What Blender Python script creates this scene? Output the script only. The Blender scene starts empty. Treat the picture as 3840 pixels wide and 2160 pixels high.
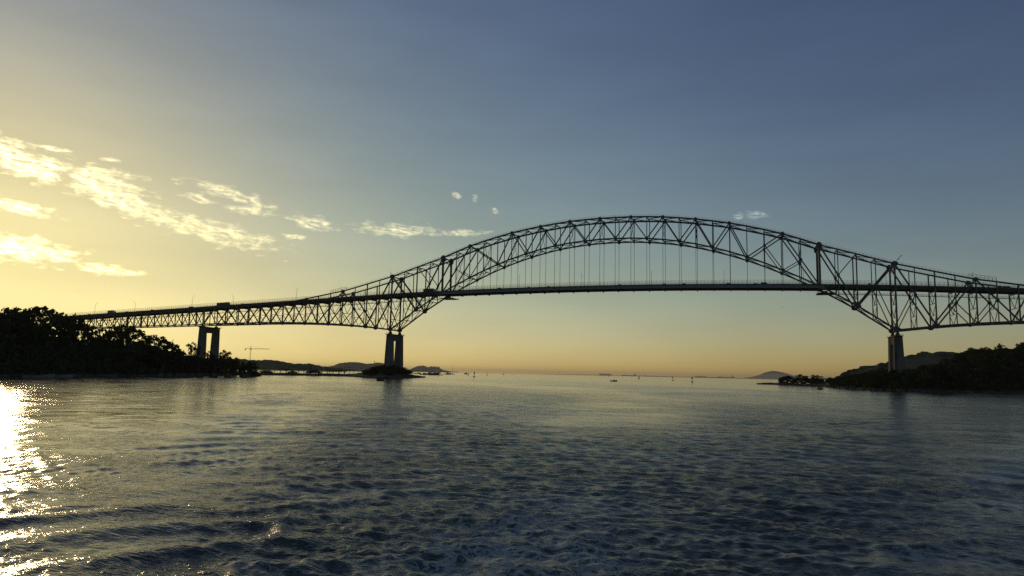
import bpy, bmesh, math, random
import numpy as np
from mathutils import Vector, Matrix

# ------------------------------------------------------------------ camera
sc = bpy.context.scene
COL = sc.collection
CAM = Vector((84.512, -475.404, 4.779))
yaw, pitch, roll, FPX = -0.323434, 0.121469, 0.0217037, 2622.42
_fw = Vector((math.sin(yaw) * math.cos(pitch), math.cos(yaw) * math.cos(pitch), math.sin(pitch)))
_r = Vector((math.cos(yaw), -math.sin(yaw), 0))
_u = _r.cross(_fw)
_r2 = math.cos(roll) * _r + math.sin(roll) * _u
_u2 = -math.sin(roll) * _r + math.cos(roll) * _u
cam = bpy.data.cameras.new('camera')
cam_o = bpy.data.objects.new('camera', cam)
COL.objects.link(cam_o)
cam_o.matrix_world = Matrix(((_r2.x, _u2.x, -_fw.x, CAM.x), (_r2.y, _u2.y, -_fw.y, CAM.y),
                             (_r2.z, _u2.z, -_fw.z, CAM.z), (0, 0, 0, 1)))
cam.sensor_width = 36
cam.lens = FPX / 3840 * 36
cam.clip_start = 0.5
cam.clip_end = 60000
sc.camera = cam_o

# ------------------------------------------------------------------ sun and sky
SUN_EL, SUN_AZ = 7.4, -56.4            # degrees; azimuth measured from +Y towards +X
sun = bpy.data.lights.new('sun', 'SUN')
sun.energy = 0.75
sun.angle = math.radians(6.0)          # veiled by thin cloud
sun.color = (1.0, 0.74, 0.40)
sun_o = bpy.data.objects.new('sun', sun)
COL.objects.link(sun_o)
_sd = Vector((math.sin(math.radians(SUN_AZ)) * math.cos(math.radians(SUN_EL)),
              math.cos(math.radians(SUN_AZ)) * math.cos(math.radians(SUN_EL)), math.sin(math.radians(SUN_EL))))
sun_o.rotation_euler = _sd.to_track_quat('Z', 'Y').to_euler()
sun_o.location = _sd * 800

world = bpy.data.worlds.new('World')
sc.world = world
world.use_nodes = True
wn = world.node_tree
for n in list(wn.nodes):
    wn.nodes.remove(n)


def N(tree, typ, **kw):
    n = tree.nodes.new(typ)
    for k, v in kw.items():
        setattr(n, k, v)
    return n


def math_n(tree, op, a, b=None, c=None, clamp=False):
    n = N(tree, 'ShaderNodeMath', operation=op, use_clamp=clamp)
    for i, v in enumerate((a, b, c)):
        if v is None:
            continue
        if hasattr(v, 'type'):
            tree.links.new(v, n.inputs[i])
        else:
            n.inputs[i].default_value = v
    return n.outputs[0]


def vec_n(tree, op, a, b=None, scale=None):
    n = N(tree, 'ShaderNodeVectorMath', operation=op)
    for i, v in enumerate((a, b)):
        if v is None:
            continue
        if hasattr(v, 'type'):
            tree.links.new(v, n.inputs[i])
        else:
            n.inputs[i].default_value = v
    if scale is not None:
        if hasattr(scale, 'type'):
            tree.links.new(scale, n.inputs['Scale'])
        else:
            n.inputs['Scale'].default_value = scale
    return n.outputs['Value'] if op in ('LENGTH', 'DOT_PRODUCT') else n.outputs[0]


def maprange(tree, v, a, b, c, d, smooth=True):
    n = N(tree, 'ShaderNodeMapRange')
    n.interpolation_type = 'SMOOTHSTEP' if smooth else 'LINEAR'
    tree.links.new(v, n.inputs[0])
    for i, x in enumerate((a, b, c, d)):
        n.inputs[1 + i].default_value = x
    return n.outputs[0]


sky = N(wn, 'ShaderNodeTexSky', sky_type='NISHITA', sun_disc=False)
sky.sun_elevation = math.radians(SUN_EL)
sky.sun_rotation = math.radians(SUN_AZ)
sky.air_density, sky.dust_density, sky.ozone_density = 1.0, 0.4, 1.0
# the camera's response to that sky: steeper mid tones, rolled-off highlights
c0 = vec_n(wn, 'SCALE', sky.outputs[0], scale=0.1)
sp = N(wn, 'ShaderNodeSeparateXYZ')
wn.links.new(c0, sp.inputs[0])
cbc = N(wn, 'ShaderNodeCombineXYZ')
for i, (g_, m_, t_) in enumerate(((1.4, 1.1, 1.42), (1.52, .95, 1.60), (1.8, .40, 4.2))):
    v_ = math_n(wn, 'MULTIPLY', math_n(wn, 'POWER', sp.outputs[i], g_), t_)
    wn.links.new(math_n(wn, 'DIVIDE', v_, math_n(wn, 'ADD', math_n(wn, 'DIVIDE', v_, m_), 1.0)), cbc.inputs[i])
skyc0 = cbc.outputs[0]
# clouds: ragged sheets of small cumulus placed by azimuth and elevation
tc = N(wn, 'ShaderNodeTexCoord')
sx = N(wn, 'ShaderNodeSeparateXYZ')
wn.links.new(vec_n(wn, 'NORMALIZE', tc.outputs['Generated']), sx.inputs[0])
az = math_n(wn, 'MULTIPLY', math_n(wn, 'ARCTAN2', sx.outputs[0], sx.outputs[1]), 57.29578)
el = math_n(wn, 'MULTIPLY', math_n(wn, 'ARCSINE', sx.outputs[2]), 57.29578)
cb = N(wn, 'ShaderNodeCombineXYZ')
wn.links.new(az, cb.inputs[0])
wn.links.new(el, cb.inputs[1])
ae = cb.outputs[0]
mpv = N(wn, 'ShaderNodeMapping', vector_type='POINT')        # thin uneven veils of high haze
wn.links.new(ae, mpv.inputs[0])
mpv.inputs['Rotation'].default_value = (0, 0, .3)
mpv.inputs['Scale'].default_value = (.035, .16, 1)
nv = N(wn, 'ShaderNodeTexNoise')
wn.links.new(mpv.outputs[0], nv.inputs['Vector'])
nv.inputs['Scale'].default_value = 1.4
nv.inputs['Detail'].default_value = 5
skyc = vec_n(wn, 'SCALE', skyc0, scale=maprange(wn, nv.outputs[0], .3, .7, .955, 1.055))
CLOUDS = [(-54.4, 13.4, 3.2, .95, -.27), (-49.6, 13.0, 3.0, .8, -.15), (-48.3, 11.7, 4.0, .85, -.33),
          (-42.2, 10.2, 4.6, .8, -.17), (-40.8, 13.0, 3.0, .5, -.2), (-39.6, 12.0, 1.5, .38, 0),
          (-34.7, 11.45, 1.6, .5, -.15), (-27.9, 11.33, 3.4, .5, 0), (-22.7, 11.38, 1.9, .28, 0),
          (-54.2, 10.4, 2.0, .42, -.18), (-54.3, 7.6, 3.3, .75, -.05), (-49.2, 6.75, 1.7, .34, -.05),
          (-47.2, 6.62, .9, .22, 0), (-23.4, 14.35, .42, .26, -.5), (-21.75, 14.15, .22, .3, .3),
          (-20.1, 13.2, .25, .2, -.4), (1.0, 12.62, .8, .3, 0), (-.35, 12.6, .42, .24, 0),
          (-52.6, 14.6, .9, .14, 0), (-49.3, 14.4, .6, .13, 0), (-36.2, 10.25, .8, .22, 0),
          (-43.4, 12.5, 1.2, .25, -.1), (-61.5, 9.0, 4.0, .9, -.1), (-65.0, 13.5, 5.0, 1.1, -.2)]
best = None
for (a, e, sa, se, t) in CLOUDS:
    mp = N(wn, 'ShaderNodeMapping', vector_type='TEXTURE')
    wn.links.new(ae, mp.inputs[0])
    mp.inputs['Location'].default_value = (a, e, 0)
    mp.inputs['Rotation'].default_value = (0, 0, t)
    mp.inputs['Scale'].default_value = (sa, se, 1)
    ln = vec_n(wn, 'LENGTH', mp.outputs[0])
    best = ln if best is None else math_n(wn, 'MINIMUM', best, ln)
mpn = N(wn, 'ShaderNodeMapping', vector_type='POINT')
wn.links.new(ae, mpn.inputs[0])
mpn.inputs['Rotation'].default_value = (0, 0, .22)
mpn.inputs['Scale'].default_value = (.55, 1.5, 1)
nz = N(wn, 'ShaderNodeTexNoise')
wn.links.new(mpn.outputs[0], nz.inputs['Vector'])
nz.inputs['Scale'].default_value = 1.45
nz.inputs['Detail'].default_value = 6
nz.inputs['Roughness'].default_value = .50
nz.inputs['Distortion'].default_value = .25
def cloud_noise(vec, sc_, det, ro):
    n_ = N(wn, 'ShaderNodeTexNoise')
    wn.links.new(vec, n_.inputs['Vector'])
    n_.inputs['Scale'].default_value = sc_
    n_.inputs['Detail'].default_value = det
    n_.inputs['Roughness'].default_value = ro
    n_.inputs['Distortion'].default_value = .25
    return n_.outputs[0]


fine = cloud_noise(mpn.outputs[0], 5.5, 6, .65)
lowr = cloud_noise(mpn.outputs[0], 1.7, 4, .55)
offs = cloud_noise(vec_n(wn, 'ADD', mpn.outputs[0], (-.10, -.16, 0)), 1.7, 4, .55)
den = math_n(wn, 'ADD', math_n(wn, 'SUBTRACT', 1.0, best),
             math_n(wn, 'ADD', math_n(wn, 'MULTIPLY', math_n(wn, 'SUBTRACT', nz.outputs[0], .5), 3.0),
                    math_n(wn, 'MULTIPLY', math_n(wn, 'SUBTRACT', fine, .5), .42)))
alpha = math_n(wn, 'POWER', maprange(wn, den, -.25, .72, 0, 1, False), 1.3)
relief = math_n(wn, 'MULTIPLY', math_n(wn, 'SUBTRACT', lowr, offs), 6.0)
shade = math_n(wn, 'ADD', math_n(wn, 'ADD', maprange(wn, den, .3, 1.6, 1.15, .38), relief), math_n(wn, 'MULTIPLY', math_n(wn, 'SUBTRACT', fine, .5), .6))
shade = math_n(wn, 'MAXIMUM', shade, .18)
sd = vec_n(wn, 'DOT_PRODUCT', vec_n(wn, 'NORMALIZE', tc.outputs['Generated']), tuple(_sd))
prox = maprange(wn, sd, math.cos(math.radians(60)), math.cos(math.radians(14)), 0, 1)
mc = N(wn, 'ShaderNodeMix', data_type='RGBA')
wn.links.new(prox, mc.inputs[0])
mc.inputs[6].default_value = (.15, .16, .15, 1)
mc.inputs[7].default_value = (.38, .31, .14, 1)
prox2 = math_n(wn, 'POWER', maprange(wn, sd, math.cos(math.radians(13)), math.cos(math.radians(1)), 0, 1, False), 2.0)
mc2 = vec_n(wn, 'ADD', mc.outputs[2], vec_n(wn, 'SCALE', (.9, .8, .45), scale=prox2))
cl = vec_n(wn, 'SCALE', mc2, scale=math_n(wn, 'MULTIPLY', alpha, shade))
tot = vec_n(wn, 'SCALE', vec_n(wn, 'ADD', skyc, cl), scale=10.0)
bg = N(wn, 'ShaderNodeBackground')
bg.inputs[1].default_value = 0.1
wn.links.new(tot, bg.inputs[0])
wo = N(wn, 'ShaderNodeOutputWorld')
wn.links.new(bg.outputs[0], wo.inputs[0])

sc.view_settings.view_transform = 'Standard'
sc.view_settings.look = 'None'
sc.view_settings.exposure = 0.16
sc.view_settings.gamma = 1.0
sc.view_settings.use_curve_mapping = False
sc.render.engine = 'CYCLES'
sc.cycles.use_denoising = True
sc.cycles.denoiser = 'OPENIMAGEDENOISE'
sc.cycles.denoising_input_passes = 'RGB_ALBEDO_NORMAL'
sc.cycles.denoising_prefilter = 'NONE'
sc.cycles.max_bounces = 6
sc.cycles.volume_bounces = 0
sc.cycles.diffuse_bounces = 2
sc.cycles.glossy_bounces = 3
sc.cycles.transparent_max_bounces = 8
sc.cycles.sample_clamp_indirect = 4
sc.cycles.caustics_reflective = False
sc.cycles.caustics_refractive = False

# ------------------------------------------------------------------ materials
MATS = {}


def mat(name, col, rough=.7, metal=0.0, var=.25, scale=1.5, spec=.4, streak=None):
    """plain procedural paint: base colour broken up by two noises"""
    if name in MATS:
        return MATS[name]
    m = bpy.data.materials.new(name)
    m.use_nodes = True
    t = m.node_tree
    b = t.nodes['Principled BSDF']
    b.inputs['Roughness'].default_value = rough
    b.inputs['Metallic'].default_value = metal
    b.inputs['Specular IOR Level'].default_value = spec
    co = N(t, 'ShaderNodeTexCoord')
    v = co.outputs['Object'] if streak is None else None
    if streak is not None:
        mp = N(t, 'ShaderNodeMapping')
        t.links.new(co.outputs['Object'], mp.inputs[0])
        mp.inputs['Scale'].default_value = streak
        v = mp.outputs[0]
    n1 = N(t, 'ShaderNodeTexNoise')
    t.links.new(v, n1.inputs['Vector'])
    n1.inputs['Scale'].default_value = scale
    n1.inputs['Detail'].default_value = 6
    cr = N(t, 'ShaderNodeMix', data_type='RGBA')
    t.links.new(maprange(t, n1.outputs[0], .3, .7, 0, 1), cr.inputs[0])
    cr.inputs[6].default_value = (*[max(0, c * (1 - var)) for c in col], 1)
    cr.inputs[7].default_value = (*[min(1, c * (1 + var)) for c in col], 1)
    t.links.new(cr.outputs[2], b.inputs['Base Color'])
    MATS[name] = m
    return m


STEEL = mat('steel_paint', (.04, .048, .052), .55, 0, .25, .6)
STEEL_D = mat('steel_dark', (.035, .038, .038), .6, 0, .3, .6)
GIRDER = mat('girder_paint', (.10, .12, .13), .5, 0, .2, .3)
WIRE = mat('wire', (.06, .065, .065), .5)
ROADM = mat('asphalt', (.05, .05, .05), .9, 0, .2, .8)
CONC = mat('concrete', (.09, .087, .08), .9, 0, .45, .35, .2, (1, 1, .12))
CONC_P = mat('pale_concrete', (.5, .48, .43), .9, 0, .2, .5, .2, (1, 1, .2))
ROCK = mat('shore_rock', (.07, .065, .055), .95, 0, .5, .25, .1)
EARTH = mat('bank_soil', (.05, .05, .03), .95, 0, .5, .12, .1)
BARK = mat('bark', (.07, .055, .04), .95, 0, .35, 1.2, .1)
LEAF = [mat('foliage_dark', (.032, .044, .018), .9, 0, .45, .5, .05), mat('foliage_mid', (.040, .055, .022), .9, 0, .45, .5, .05),
        mat('foliage_olive', (.045, .05, .024), .9, 0, .45, .5, .05)]
WOODS = mat('distant_woods', (.05, .06, .03), .95, 0, .5, .03, .05)
HULL_D = mat('hull_dark', (.03, .035, .045), .45, 0, .3, .5)
HULL_W = mat('hull_white', (.55, .55, .52), .45, 0, .15, .5)
HULL_G = mat('hull_grey', (.12, .12, .115), .6, 0, .2, .5)
HULL_R = mat('hull_red', (.22, .04, .03), .5, 0, .3, .6)
BUOYM = mat('buoy_paint', (.10, .03, .025), .5, 0, .3, .8)
BUOYG = mat('buoy_green', (.02, .08, .045), .5, 0, .3, .8)
CANVAS = mat('canvas_roof', (.12, .10, .08), .8, 0, .3, .4)
GLASSM = mat('window_glass', (.02, .025, .03), .12, 0, .1, 1, .6)
TYRE = mat('tyre', (.02, .02, .02), .85)
YEL = mat('crane_yellow', (.42, .24, .04), .5, 0, .2, .5)
CARP = [mat('car_%s' % n, c, .3, 0, .05, 1) for n, c in
        (('silver', (.35, .36, .37)), ('white', (.6, .6, .58)), ('black', (.02, .02, .022)), ('red', (.22, .03, .03)),
         ('blue', (.04, .07, .16)), ('grey', (.15, .155, .16)))]
CLOTH = mat('flag_cloth', (.10, .06, .06), .9, 0, .3, 1)
FEATHER = mat('feather', (.03, .028, .026), .8, 0, .3, 3)
BLDG = mat('far_building', (.5, .47, .42), .8, 0, .1, .05)


# ------------------------------------------------------------------ mesh helpers
class MB:
    def __init__(s):
        s.v, s.f = [], []

    def add(s, v, f):
        o = len(s.v)
        s.v += [tuple(p) for p in v]
        s.f += [tuple(i + o for i in q) for q in f]
        return s

    def box(s, c, d, rz=0.0):
        x, y, z = [k / 2 for k in d]
        cs, sn = math.cos(rz), math.sin(rz)
        pts = []
        for dz in (-z, z):
            for dx, dy in ((-x, -y), (x, -y), (x, y), (-x, y)):
                pts.append((c[0] + dx * cs - dy * sn, c[1] + dx * sn + dy * cs, c[2] + dz))
        return s.add(pts, [(0, 3, 2, 1), (4, 5, 6, 7), (0, 1, 5, 4), (1, 2, 6, 5), (2, 3, 7, 6), (3, 0, 4, 7)])

    def loft(s, rings, cap=True):
        n = len(rings[0])
        v = [p for r in rings for p in r]
        f = []
        for i in range(len(rings) - 1):
            for j in range(n):
                f.append((i * n + j, i * n + (j + 1) % n, (i + 1) * n + (j + 1) % n, (i + 1) * n + j))
        if cap:
            f.append(tuple(reversed(range(n))))
            f.append(tuple((len(rings) - 1) * n + j for j in range(n)))
        return s.add(v, f)

    def taper(s, c0, d0, c1, d1):
        """box between two horizontal rectangles"""
        def ring(c, d):
            return [(c[0] - d[0] / 2, c[1] - d[1] / 2, c[2]), (c[0] + d[0] / 2, c[1] - d[1] / 2, c[2]),
                    (c[0] + d[0] / 2, c[1] + d[1] / 2, c[2]), (c[0] - d[0] / 2, c[1] + d[1] / 2, c[2])]
        return s.loft([ring(c0, d0), ring(c1, d1)])

    def tube(s, pts, rads, n=6):
        pts = [Vector(p) for p in pts]
        rings = []
        for i, p in enumerate(pts):
            d = (pts[min(i + 1, len(pts) - 1)] - pts[max(i - 1, 0)])
            d = d.normalized() if d.length > 1e-9 else Vector((0, 0, 1))
            a = d.cross(Vector((0, 0, 1)) if abs(d.z) < .9 else Vector((1, 0, 0))).normalized()
            b = d.cross(a)
            rings.append([p + (a * math.cos(6.2832 * k / n) + b * math.sin(6.2832 * k / n)) * rads[i] for k in range(n)])
        return s.loft(rings)

    def lathe(s, prof, n=12, c=(0, 0, 0)):
        return s.loft([[(c[0] + r * math.cos(6.2832 * k / n), c[1] + r * math.sin(6.2832 * k / n), c[2] + z)
                        for k in range(n)] for r, z in prof])

    def beam(s, a, b, w, d):
        a, b = Vector(a), Vector(b)
        x = (b - a).normalized()
        y = Vector((0, 0, 1)).cross(x) if abs(x.z) < .999 else Vector((0, 1, 0)).cross(x)
        y.normalize()
        z = x.cross(y)
        y, z = y * (w / 2), z * (d / 2)
        return s.loft([[p - y - z, p + y - z, p + y + z, p - y + z] for p in (a, b)])

    def mesh(s, name, m, smooth=False):
        me = bpy.data.meshes.new(name)
        me.from_pydata(s.v, [], s.f)
        me.materials.append(m)
        if smooth:
            me.polygons.foreach_set('use_smooth', [True] * len(me.polygons))
        me.update()
        return me

    def build(s, name, m, parent=None, smooth=False, loc=None):
        return place(name, s.mesh(name, m, smooth), parent, loc)


def place(name, me, parent=None, loc=None):
    o = bpy.data.objects.new(name, me)
    COL.objects.link(o)
    if parent is not None:
        o.parent = parent
    if loc is not None:
        o.location = loc
    return o


def thing(name, label, cat, loc=(0, 0, 0), rz=0.0, group=None, scale=None):
    o = bpy.data.objects.new(name, None)
    o.empty_display_size = .5
    COL.objects.link(o)
    o.location = loc
    o.rotation_euler = (0, 0, rz)
    if scale is not None:
        o.scale = scale
    return tag(o, label, cat, group)


def tag(o, label=None, cat=None, group=None, kind=None):
    if label:
        o['label'] = label
    if cat:
        o['category'] = cat
    if group:
        o['group'] = group
    if kind:
        o['kind'] = kind
    return o


UNIT = {}


def member(name, a, b, w, d, m, parent):
    """one straight steel member: a shared unit box laid from a to b (w across, d deep)"""
    if m.name not in UNIT:
        UNIT[m.name] = MB().box((0, 0, 0), (1, 1, 1)).mesh('member', m)
    a, b = Vector(a), Vector(b)
    x = b - a
    L = x.length
    x = x / L
    y = Vector((0, 0, 1)).cross(x) if abs(x.z) < .999 else Vector((0, 1, 0))
    y.normalize()
    z = x.cross(y)
    o = bpy.data.objects.new(name, UNIT[m.name])
    COL.objects.link(o)
    o.parent = parent
    c = (a + b) / 2
    o.matrix_local = Matrix(((x.x * L, y.x * w, z.x * d, c.x), (x.y * L, y.y * w, z.y * d, c.y),
                             (x.z * L, y.z * w, z.z * d, c.z), (0, 0, 0, 1)))
    return o

# ------------------------------------------------------------------ water
rng = np.random.default_rng(7)


def smooth01(a, b, x):
    t = np.clip((x - a) / (b - a), 0, 1)
    return t * t * (3 - 2 * t)


def vnoise(x, y, seed, scale):
    """cheap smooth value noise, about -1..1, built from a few long sines"""
    r = np.random.default_rng(seed)
    o = np.zeros_like(x)
    for i in range(5):
        a = r.uniform(0, 6.283)
        k = 6.283 / (scale * r.uniform(.6, 1.6))
        o += np.sin(k * (x * math.cos(a) + y * math.sin(a)) + r.uniform(0, 6.283))
    return o / 2.6


TRACK = [(82.0, -471.5), (79.2, -459.0), (77.1, -450.0), (72.5, -409.0), (64.0, -331.0), (30.4, -248.0), (8.6, -221.0), (-70.0, -160.0)]


def track_coords(X, Y):
    bd = np.full(X.shape, 1e9)
    S = np.zeros_like(X)
    Lt = np.zeros_like(X)
    acc = 0.0
    for (x0, y0), (x1, y1) in zip(TRACK[:-1], TRACK[1:]):
        L = math.hypot(x1 - x0, y1 - y0)
        tx, ty = (x1 - x0) / L, (y1 - y0) / L
        t = np.clip((X - x0) * tx + (Y - y0) * ty, 0, L)
        dx, dy = X - (x0 + t * tx), Y - (y0 + t * ty)
        d = np.hypot(dx, dy)
        lat = dx * ty - dy * tx          # positive to starboard of the track
        m = d < bd
        bd = np.where(m, d, bd)
        S = np.where(m, acc + t, S)
        Lt = np.where(m, np.sign(lat) * d, Lt)
        acc += L
    return S, Lt


def water_height(X, Y, dr):
    Z = np.zeros_like(X)
    S, Lt = track_coords(X, Y)
    aL = np.abs(Lt)
    arm_in = 3.0 + .42 * S
    inside = smooth01(0, 1, (arm_in - aL) / (3 + .12 * S) + .5) * np.exp(-S / 300)
    core = np.exp(-(aL / (2.2 + .055 * S)) ** 2)
    patch = .75 + .35 * vnoise(X, Y, 5, 38) + .2 * vnoise(X, Y, 6, 13)
    patch = np.clip(patch, .25, 1.4)
    wind = math.radians(205)
    slick = np.exp(-(Lt / (3.5 + .065 * S)) ** 4) * smooth01(30, 75, S) * np.exp(-S / 600) * np.clip(.8 + .35 * vnoise(X, Y, 91, 30), .3, 1)
    calm = 1 - .88 * slick
    # breeze ripples
    for i in range(72):
        lam = .30 * (24 ** (i / 71.0)) * rng.uniform(.9, 1.1)
        a = wind + rng.normal(0, .8)
        amp = lam / 6.283 * (.052 if lam < .9 else (.018 if lam < 2.2 else .007))
        g = amp * smooth01(1.9, 3.8, lam / dr)
        Z += g * patch * calm * np.sin(6.283 / lam * (X * math.cos(a) + Y * math.sin(a)) + rng.uniform(0, 6.283))
    # broken chop inside the wake
    for i in range(60):
        lam = .32 * (7 ** (i / 59.0)) * rng.uniform(.9, 1.1)
        a = 1.62 + rng.normal(0, .75) + (math.pi if i % 3 == 0 else 0)
        amp = lam / 6.283 * (.060 if lam < .9 else .022)
        g = amp * smooth01(1.9, 3.8, lam / dr)
        Z += g * inside * calm * np.sin(
            6.283 / lam * (X * math.cos(a) + Y * math.sin(a)) + rng.uniform(0, 6.283) + .5 * vnoise(X, Y, 40 + i % 7, 9))
    # the diverging wave trains on either side: short steep crests
    jit = 1.3 * vnoise(X, Y, 21, 24) + .8 * vnoise(X, Y, 22, 8)
    for f, lam, am, sd in ((.30, 3.0, .19, 1), (.56, 3.8, .22, 2), (.85, 4.8, .16, 3)):
        la = 2.5 + f * S
        env = np.exp(-((aL - la) / (2.2 + .06 * S)) ** 2) * np.exp(-S / 80) * smooth01(4, 14, S)
        ph = 6.283 / lam * (S * .80 + aL * .60) + jit + 1.3 * sd + np.sign(Lt) * .8
        mod = np.clip(.75 + .5 * vnoise(X, Y, 30 + sd, 24), .1, 1.4)
        cr = (.5 + .5 * np.sin(ph)) ** 2.2 - .33
        Z += am * env * mod * cr * smooth01(1.6, 3, lam / dr)
    # single crests the boat has thrown up: (x0, y0, x1, y1, height, half width)
    for (x0, y0, x1, y1, hh, ww) in ((73.8, -463.0, 71.4, -457.6, .2, .55), (71.4, -457.6, 69.8, -453.6, .17, .65), (69.6, -452.6, 72.4, -448.4, .15, .7),
                                     (57.5, -460.0, 65.0, -456.2, .26, .7), (46.0, -431.8, 56.0, -428.2, .20, 1.0), (30.0, -408.0, 39.5, -404.0, .2, 1.2),
                                     (88.0, -453.6, 90.4, -450.2, .28, .5), (88.2, -441.9, 93.4, -438.4, .2, .7)):
        L = math.hypot(x1 - x0, y1 - y0)
        tx, ty = (x1 - x0) / L, (y1 - y0) / L
        u = (X - x0) * tx + (Y - y0) * ty
        w_ = (X - x0) * -ty + (Y - y0) * tx + .35 * vnoise(X, Y, 71, 3.5)
        along = np.exp(-(np.maximum(0, np.maximum(-u, u - L)) / (1.8 * ww)) ** 2)
        Z += .75 * hh * along * (1 / np.cosh(1.5 * w_ / ww) - .35 * np.exp(-(w_ / (2.6 * ww)) ** 2)) * (.72 + .2 * vnoise(X, Y, 72, 2.4))
    # boil behind the propellers
    boil = np.exp(-((S - 12) / 9) ** 2) * np.exp(-(Lt / 4.0) ** 2)
    Z += boil * (.07 * vnoise(X, Y, 61, 2.2) + .05 * vnoise(X, Y, 62, 1.0))
    foam = boil * 1.1 + .75 * np.exp(-S / 30) * np.exp(-(Lt / (1.6 + .05 * S)) ** 2)
    for (fx, fy, fr) in ((73.0, -460.5, 1.1), (71.2, -457.4, .9), (88.9, -452.2, 1.3), (70.2, -455.0, .6)):
        foam += .75 * np.exp(-((X - fx) ** 2 + (Y - fy) ** 2) / fr ** 2)
    aer = np.exp(-S / 55) * np.exp(-(Lt / (3.2 + .05 * S)) ** 2) + .35 * inside * np.exp(-S / 90)
    return Z, np.clip(foam, 0, 1), np.clip(aer, 0, 1), np.clip((.5 + 2.0 * inside * np.exp(-S / 320) * smooth01(0, 45, S) + .9 * inside * np.exp(-S / 30) + .1 * vnoise(X, Y, 81, 60)) * (1 - .95 * slick), .03, 3.2)


def build_water():
    mid = yaw
    half = math.radians(46)
    fine = np.linspace(mid - half, mid + half, 861)
    coarse = np.linspace(mid + half, mid - half + 2 * math.pi, 68)[1:-1]
    ang = np.concatenate([fine, coarse])
    na = len(ang)
    rad = np.concatenate([[3.0, 6.0], np.geomspace(9.0, 420.0, 730), np.geomspace(420.0, 26500.0, 48)[1:]])
    nr = len(rad)
    R_, A_ = np.meshgrid(rad, ang, indexing='ij')
    X = CAM.x + R_ * np.sin(A_)
    Y = CAM.y + R_ * np.cos(A_)
    dr = np.gradient(rad)[:, None] * np.ones((1, na))
    Z, foam, aer, rough = water_height(X, Y, dr)
    fade = np.ones(na)
    d = np.abs((ang - mid + math.pi) % (2 * math.pi) - math.pi)
    fade = 1 - smooth01(half * .97, half * 1.05, d)
    Z = Z * fade[None, :] * (1 - smooth01(320, 415, R_)) * smooth01(6, 10, R_)
    co = np.stack([X, Y, Z], -1).reshape(-1, 3)
    co = np.concatenate([co, [[CAM.x, CAM.y, 0.0]]])
    i = np.arange(nr - 1)[:, None] * na
    j = np.arange(na)[None, :]
    j2 = (j + 1) % na
    quads = np.stack([i + j, i + na + j, i + na + j2, i + j2], -1).reshape(-1, 4)
    quads = quads[:, ::-1]
    fan = np.stack([np.full(na, len(co) - 1), np.arange(na), (np.arange(na) + 1) % na], -1)[:, ::-1]
    me = bpy.data.meshes.new('water')
    me.vertices.add(len(co))
    me.vertices.foreach_set('co', co.ravel())
    nl = quads.size + fan.size
    me.loops.add(nl)
    me.loops.foreach_set('vertex_index', np.concatenate([quads.ravel(), fan.ravel()]).astype(np.int32))
    npoly = len(quads) + len(fan)
    me.polygons.add(npoly)
    ls = np.concatenate([np.arange(len(quads)) * 4, quads.size + np.arange(len(fan)) * 3]).astype(np.int32)
    me.polygons.foreach_set('loop_start', ls)
    me.polygons.foreach_set('use_smooth', np.ones(npoly, dtype=bool))
    me.update(calc_edges=True)
    me.validate()
    for nm, arr in (('foam', foam), ('aerated', aer), ('chop', rough)):
        at = me.attributes.new(nm, 'FLOAT', 'POINT')
        at.data.foreach_set('value', np.append(arr.ravel(), 0).astype(np.float32))
    m = bpy.data.materials.new('sea_water')
    m.use_nodes = True
    t = m.node_tree
    b = t.nodes['Principled BSDF']
    tcn = N(t, 'ShaderNodeTexCoord')
    mp = N(t, 'ShaderNodeMapping')
    t.links.new(tcn.outputs['Object'], mp.inputs[0])
    mp.inputs['Rotation'].default_value = (0, 0, math.radians(-16))
    mp.inputs['Scale'].default_value = (1.0, 2.3, 1.0)
    h = None
    for scl, det, amp, rdg in ((.55, 2, .025, False), (.9, 2, .026, True), (2.2, 2, .019, True), (6.0, 2, .014, False)):
        nn = N(t, 'ShaderNodeTexNoise')
        nn.noise_dimensions = '2D'
        t.links.new(mp.outputs[0], nn.inputs['Vector'])
        nn.inputs['Scale'].default_value = scl
        nn.inputs['Detail'].default_value = det
        nn.inputs['Roughness'].default_value = .55
        nn.inputs['Distortion'].default_value = .35
        nv_ = nn.outputs[0]
        if rdg:                                            # sharp connected crests
            nv_ = math_n(t, 'SUBTRACT', 1.0, math_n(t, 'MULTIPLY', math_n(t, 'ABSOLUTE', math_n(t, 'SUBTRACT', nv_, .5)), 3.0))
        k = math_n(t, 'MULTIPLY', nv_, amp)
        h = k if h is None else math_n(t, 'ADD', h, k)
    # long cat's-paw patches where the breeze roughens the surface
    big = N(t, 'ShaderNodeTexNoise')
    big.noise_dimensions = '2D'
    t.links.new(tcn.outputs['Object'], big.inputs['Vector'])
    big.inputs['Scale'].default_value = .016
    big.inputs['Detail'].default_value = 4
    med = N(t, 'ShaderNodeTexNoise')
    med.noise_dimensions = '2D'
    t.links.new(mp.outputs[0], med.inputs['Vector'])
    med.inputs['Scale'].default_value = .09
    med.inputs['Detail'].default_value = 5
    cat_ = N(t, 'ShaderNodeAttribute', attribute_name='chop')
    h = math_n(t, 'MULTIPLY', h, math_n(t, 'MULTIPLY', maprange(t, big.outputs[0], .35, .65, .6, 1.3), maprange(t, med.outputs[0], .3, .7, .35, 1.6)))
    h = math_n(t, 'MULTIPLY', h, cat_.outputs['Fac'])
    bp = N(t, 'ShaderNodeBump')
    bp.inputs['Strength'].default_value = 1.0
    bp.inputs['Distance'].default_value = 1.0
    t.links.new(h, bp.inputs['Height'])
    t.links.new(bp.outputs[0], b.inputs['Normal'])
    b.inputs['IOR'].default_value = 1.333
    b.inputs['Specular IOR Level'].default_value = .5
    aat = N(t, 'ShaderNodeAttribute', attribute_name='aerated')
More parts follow.
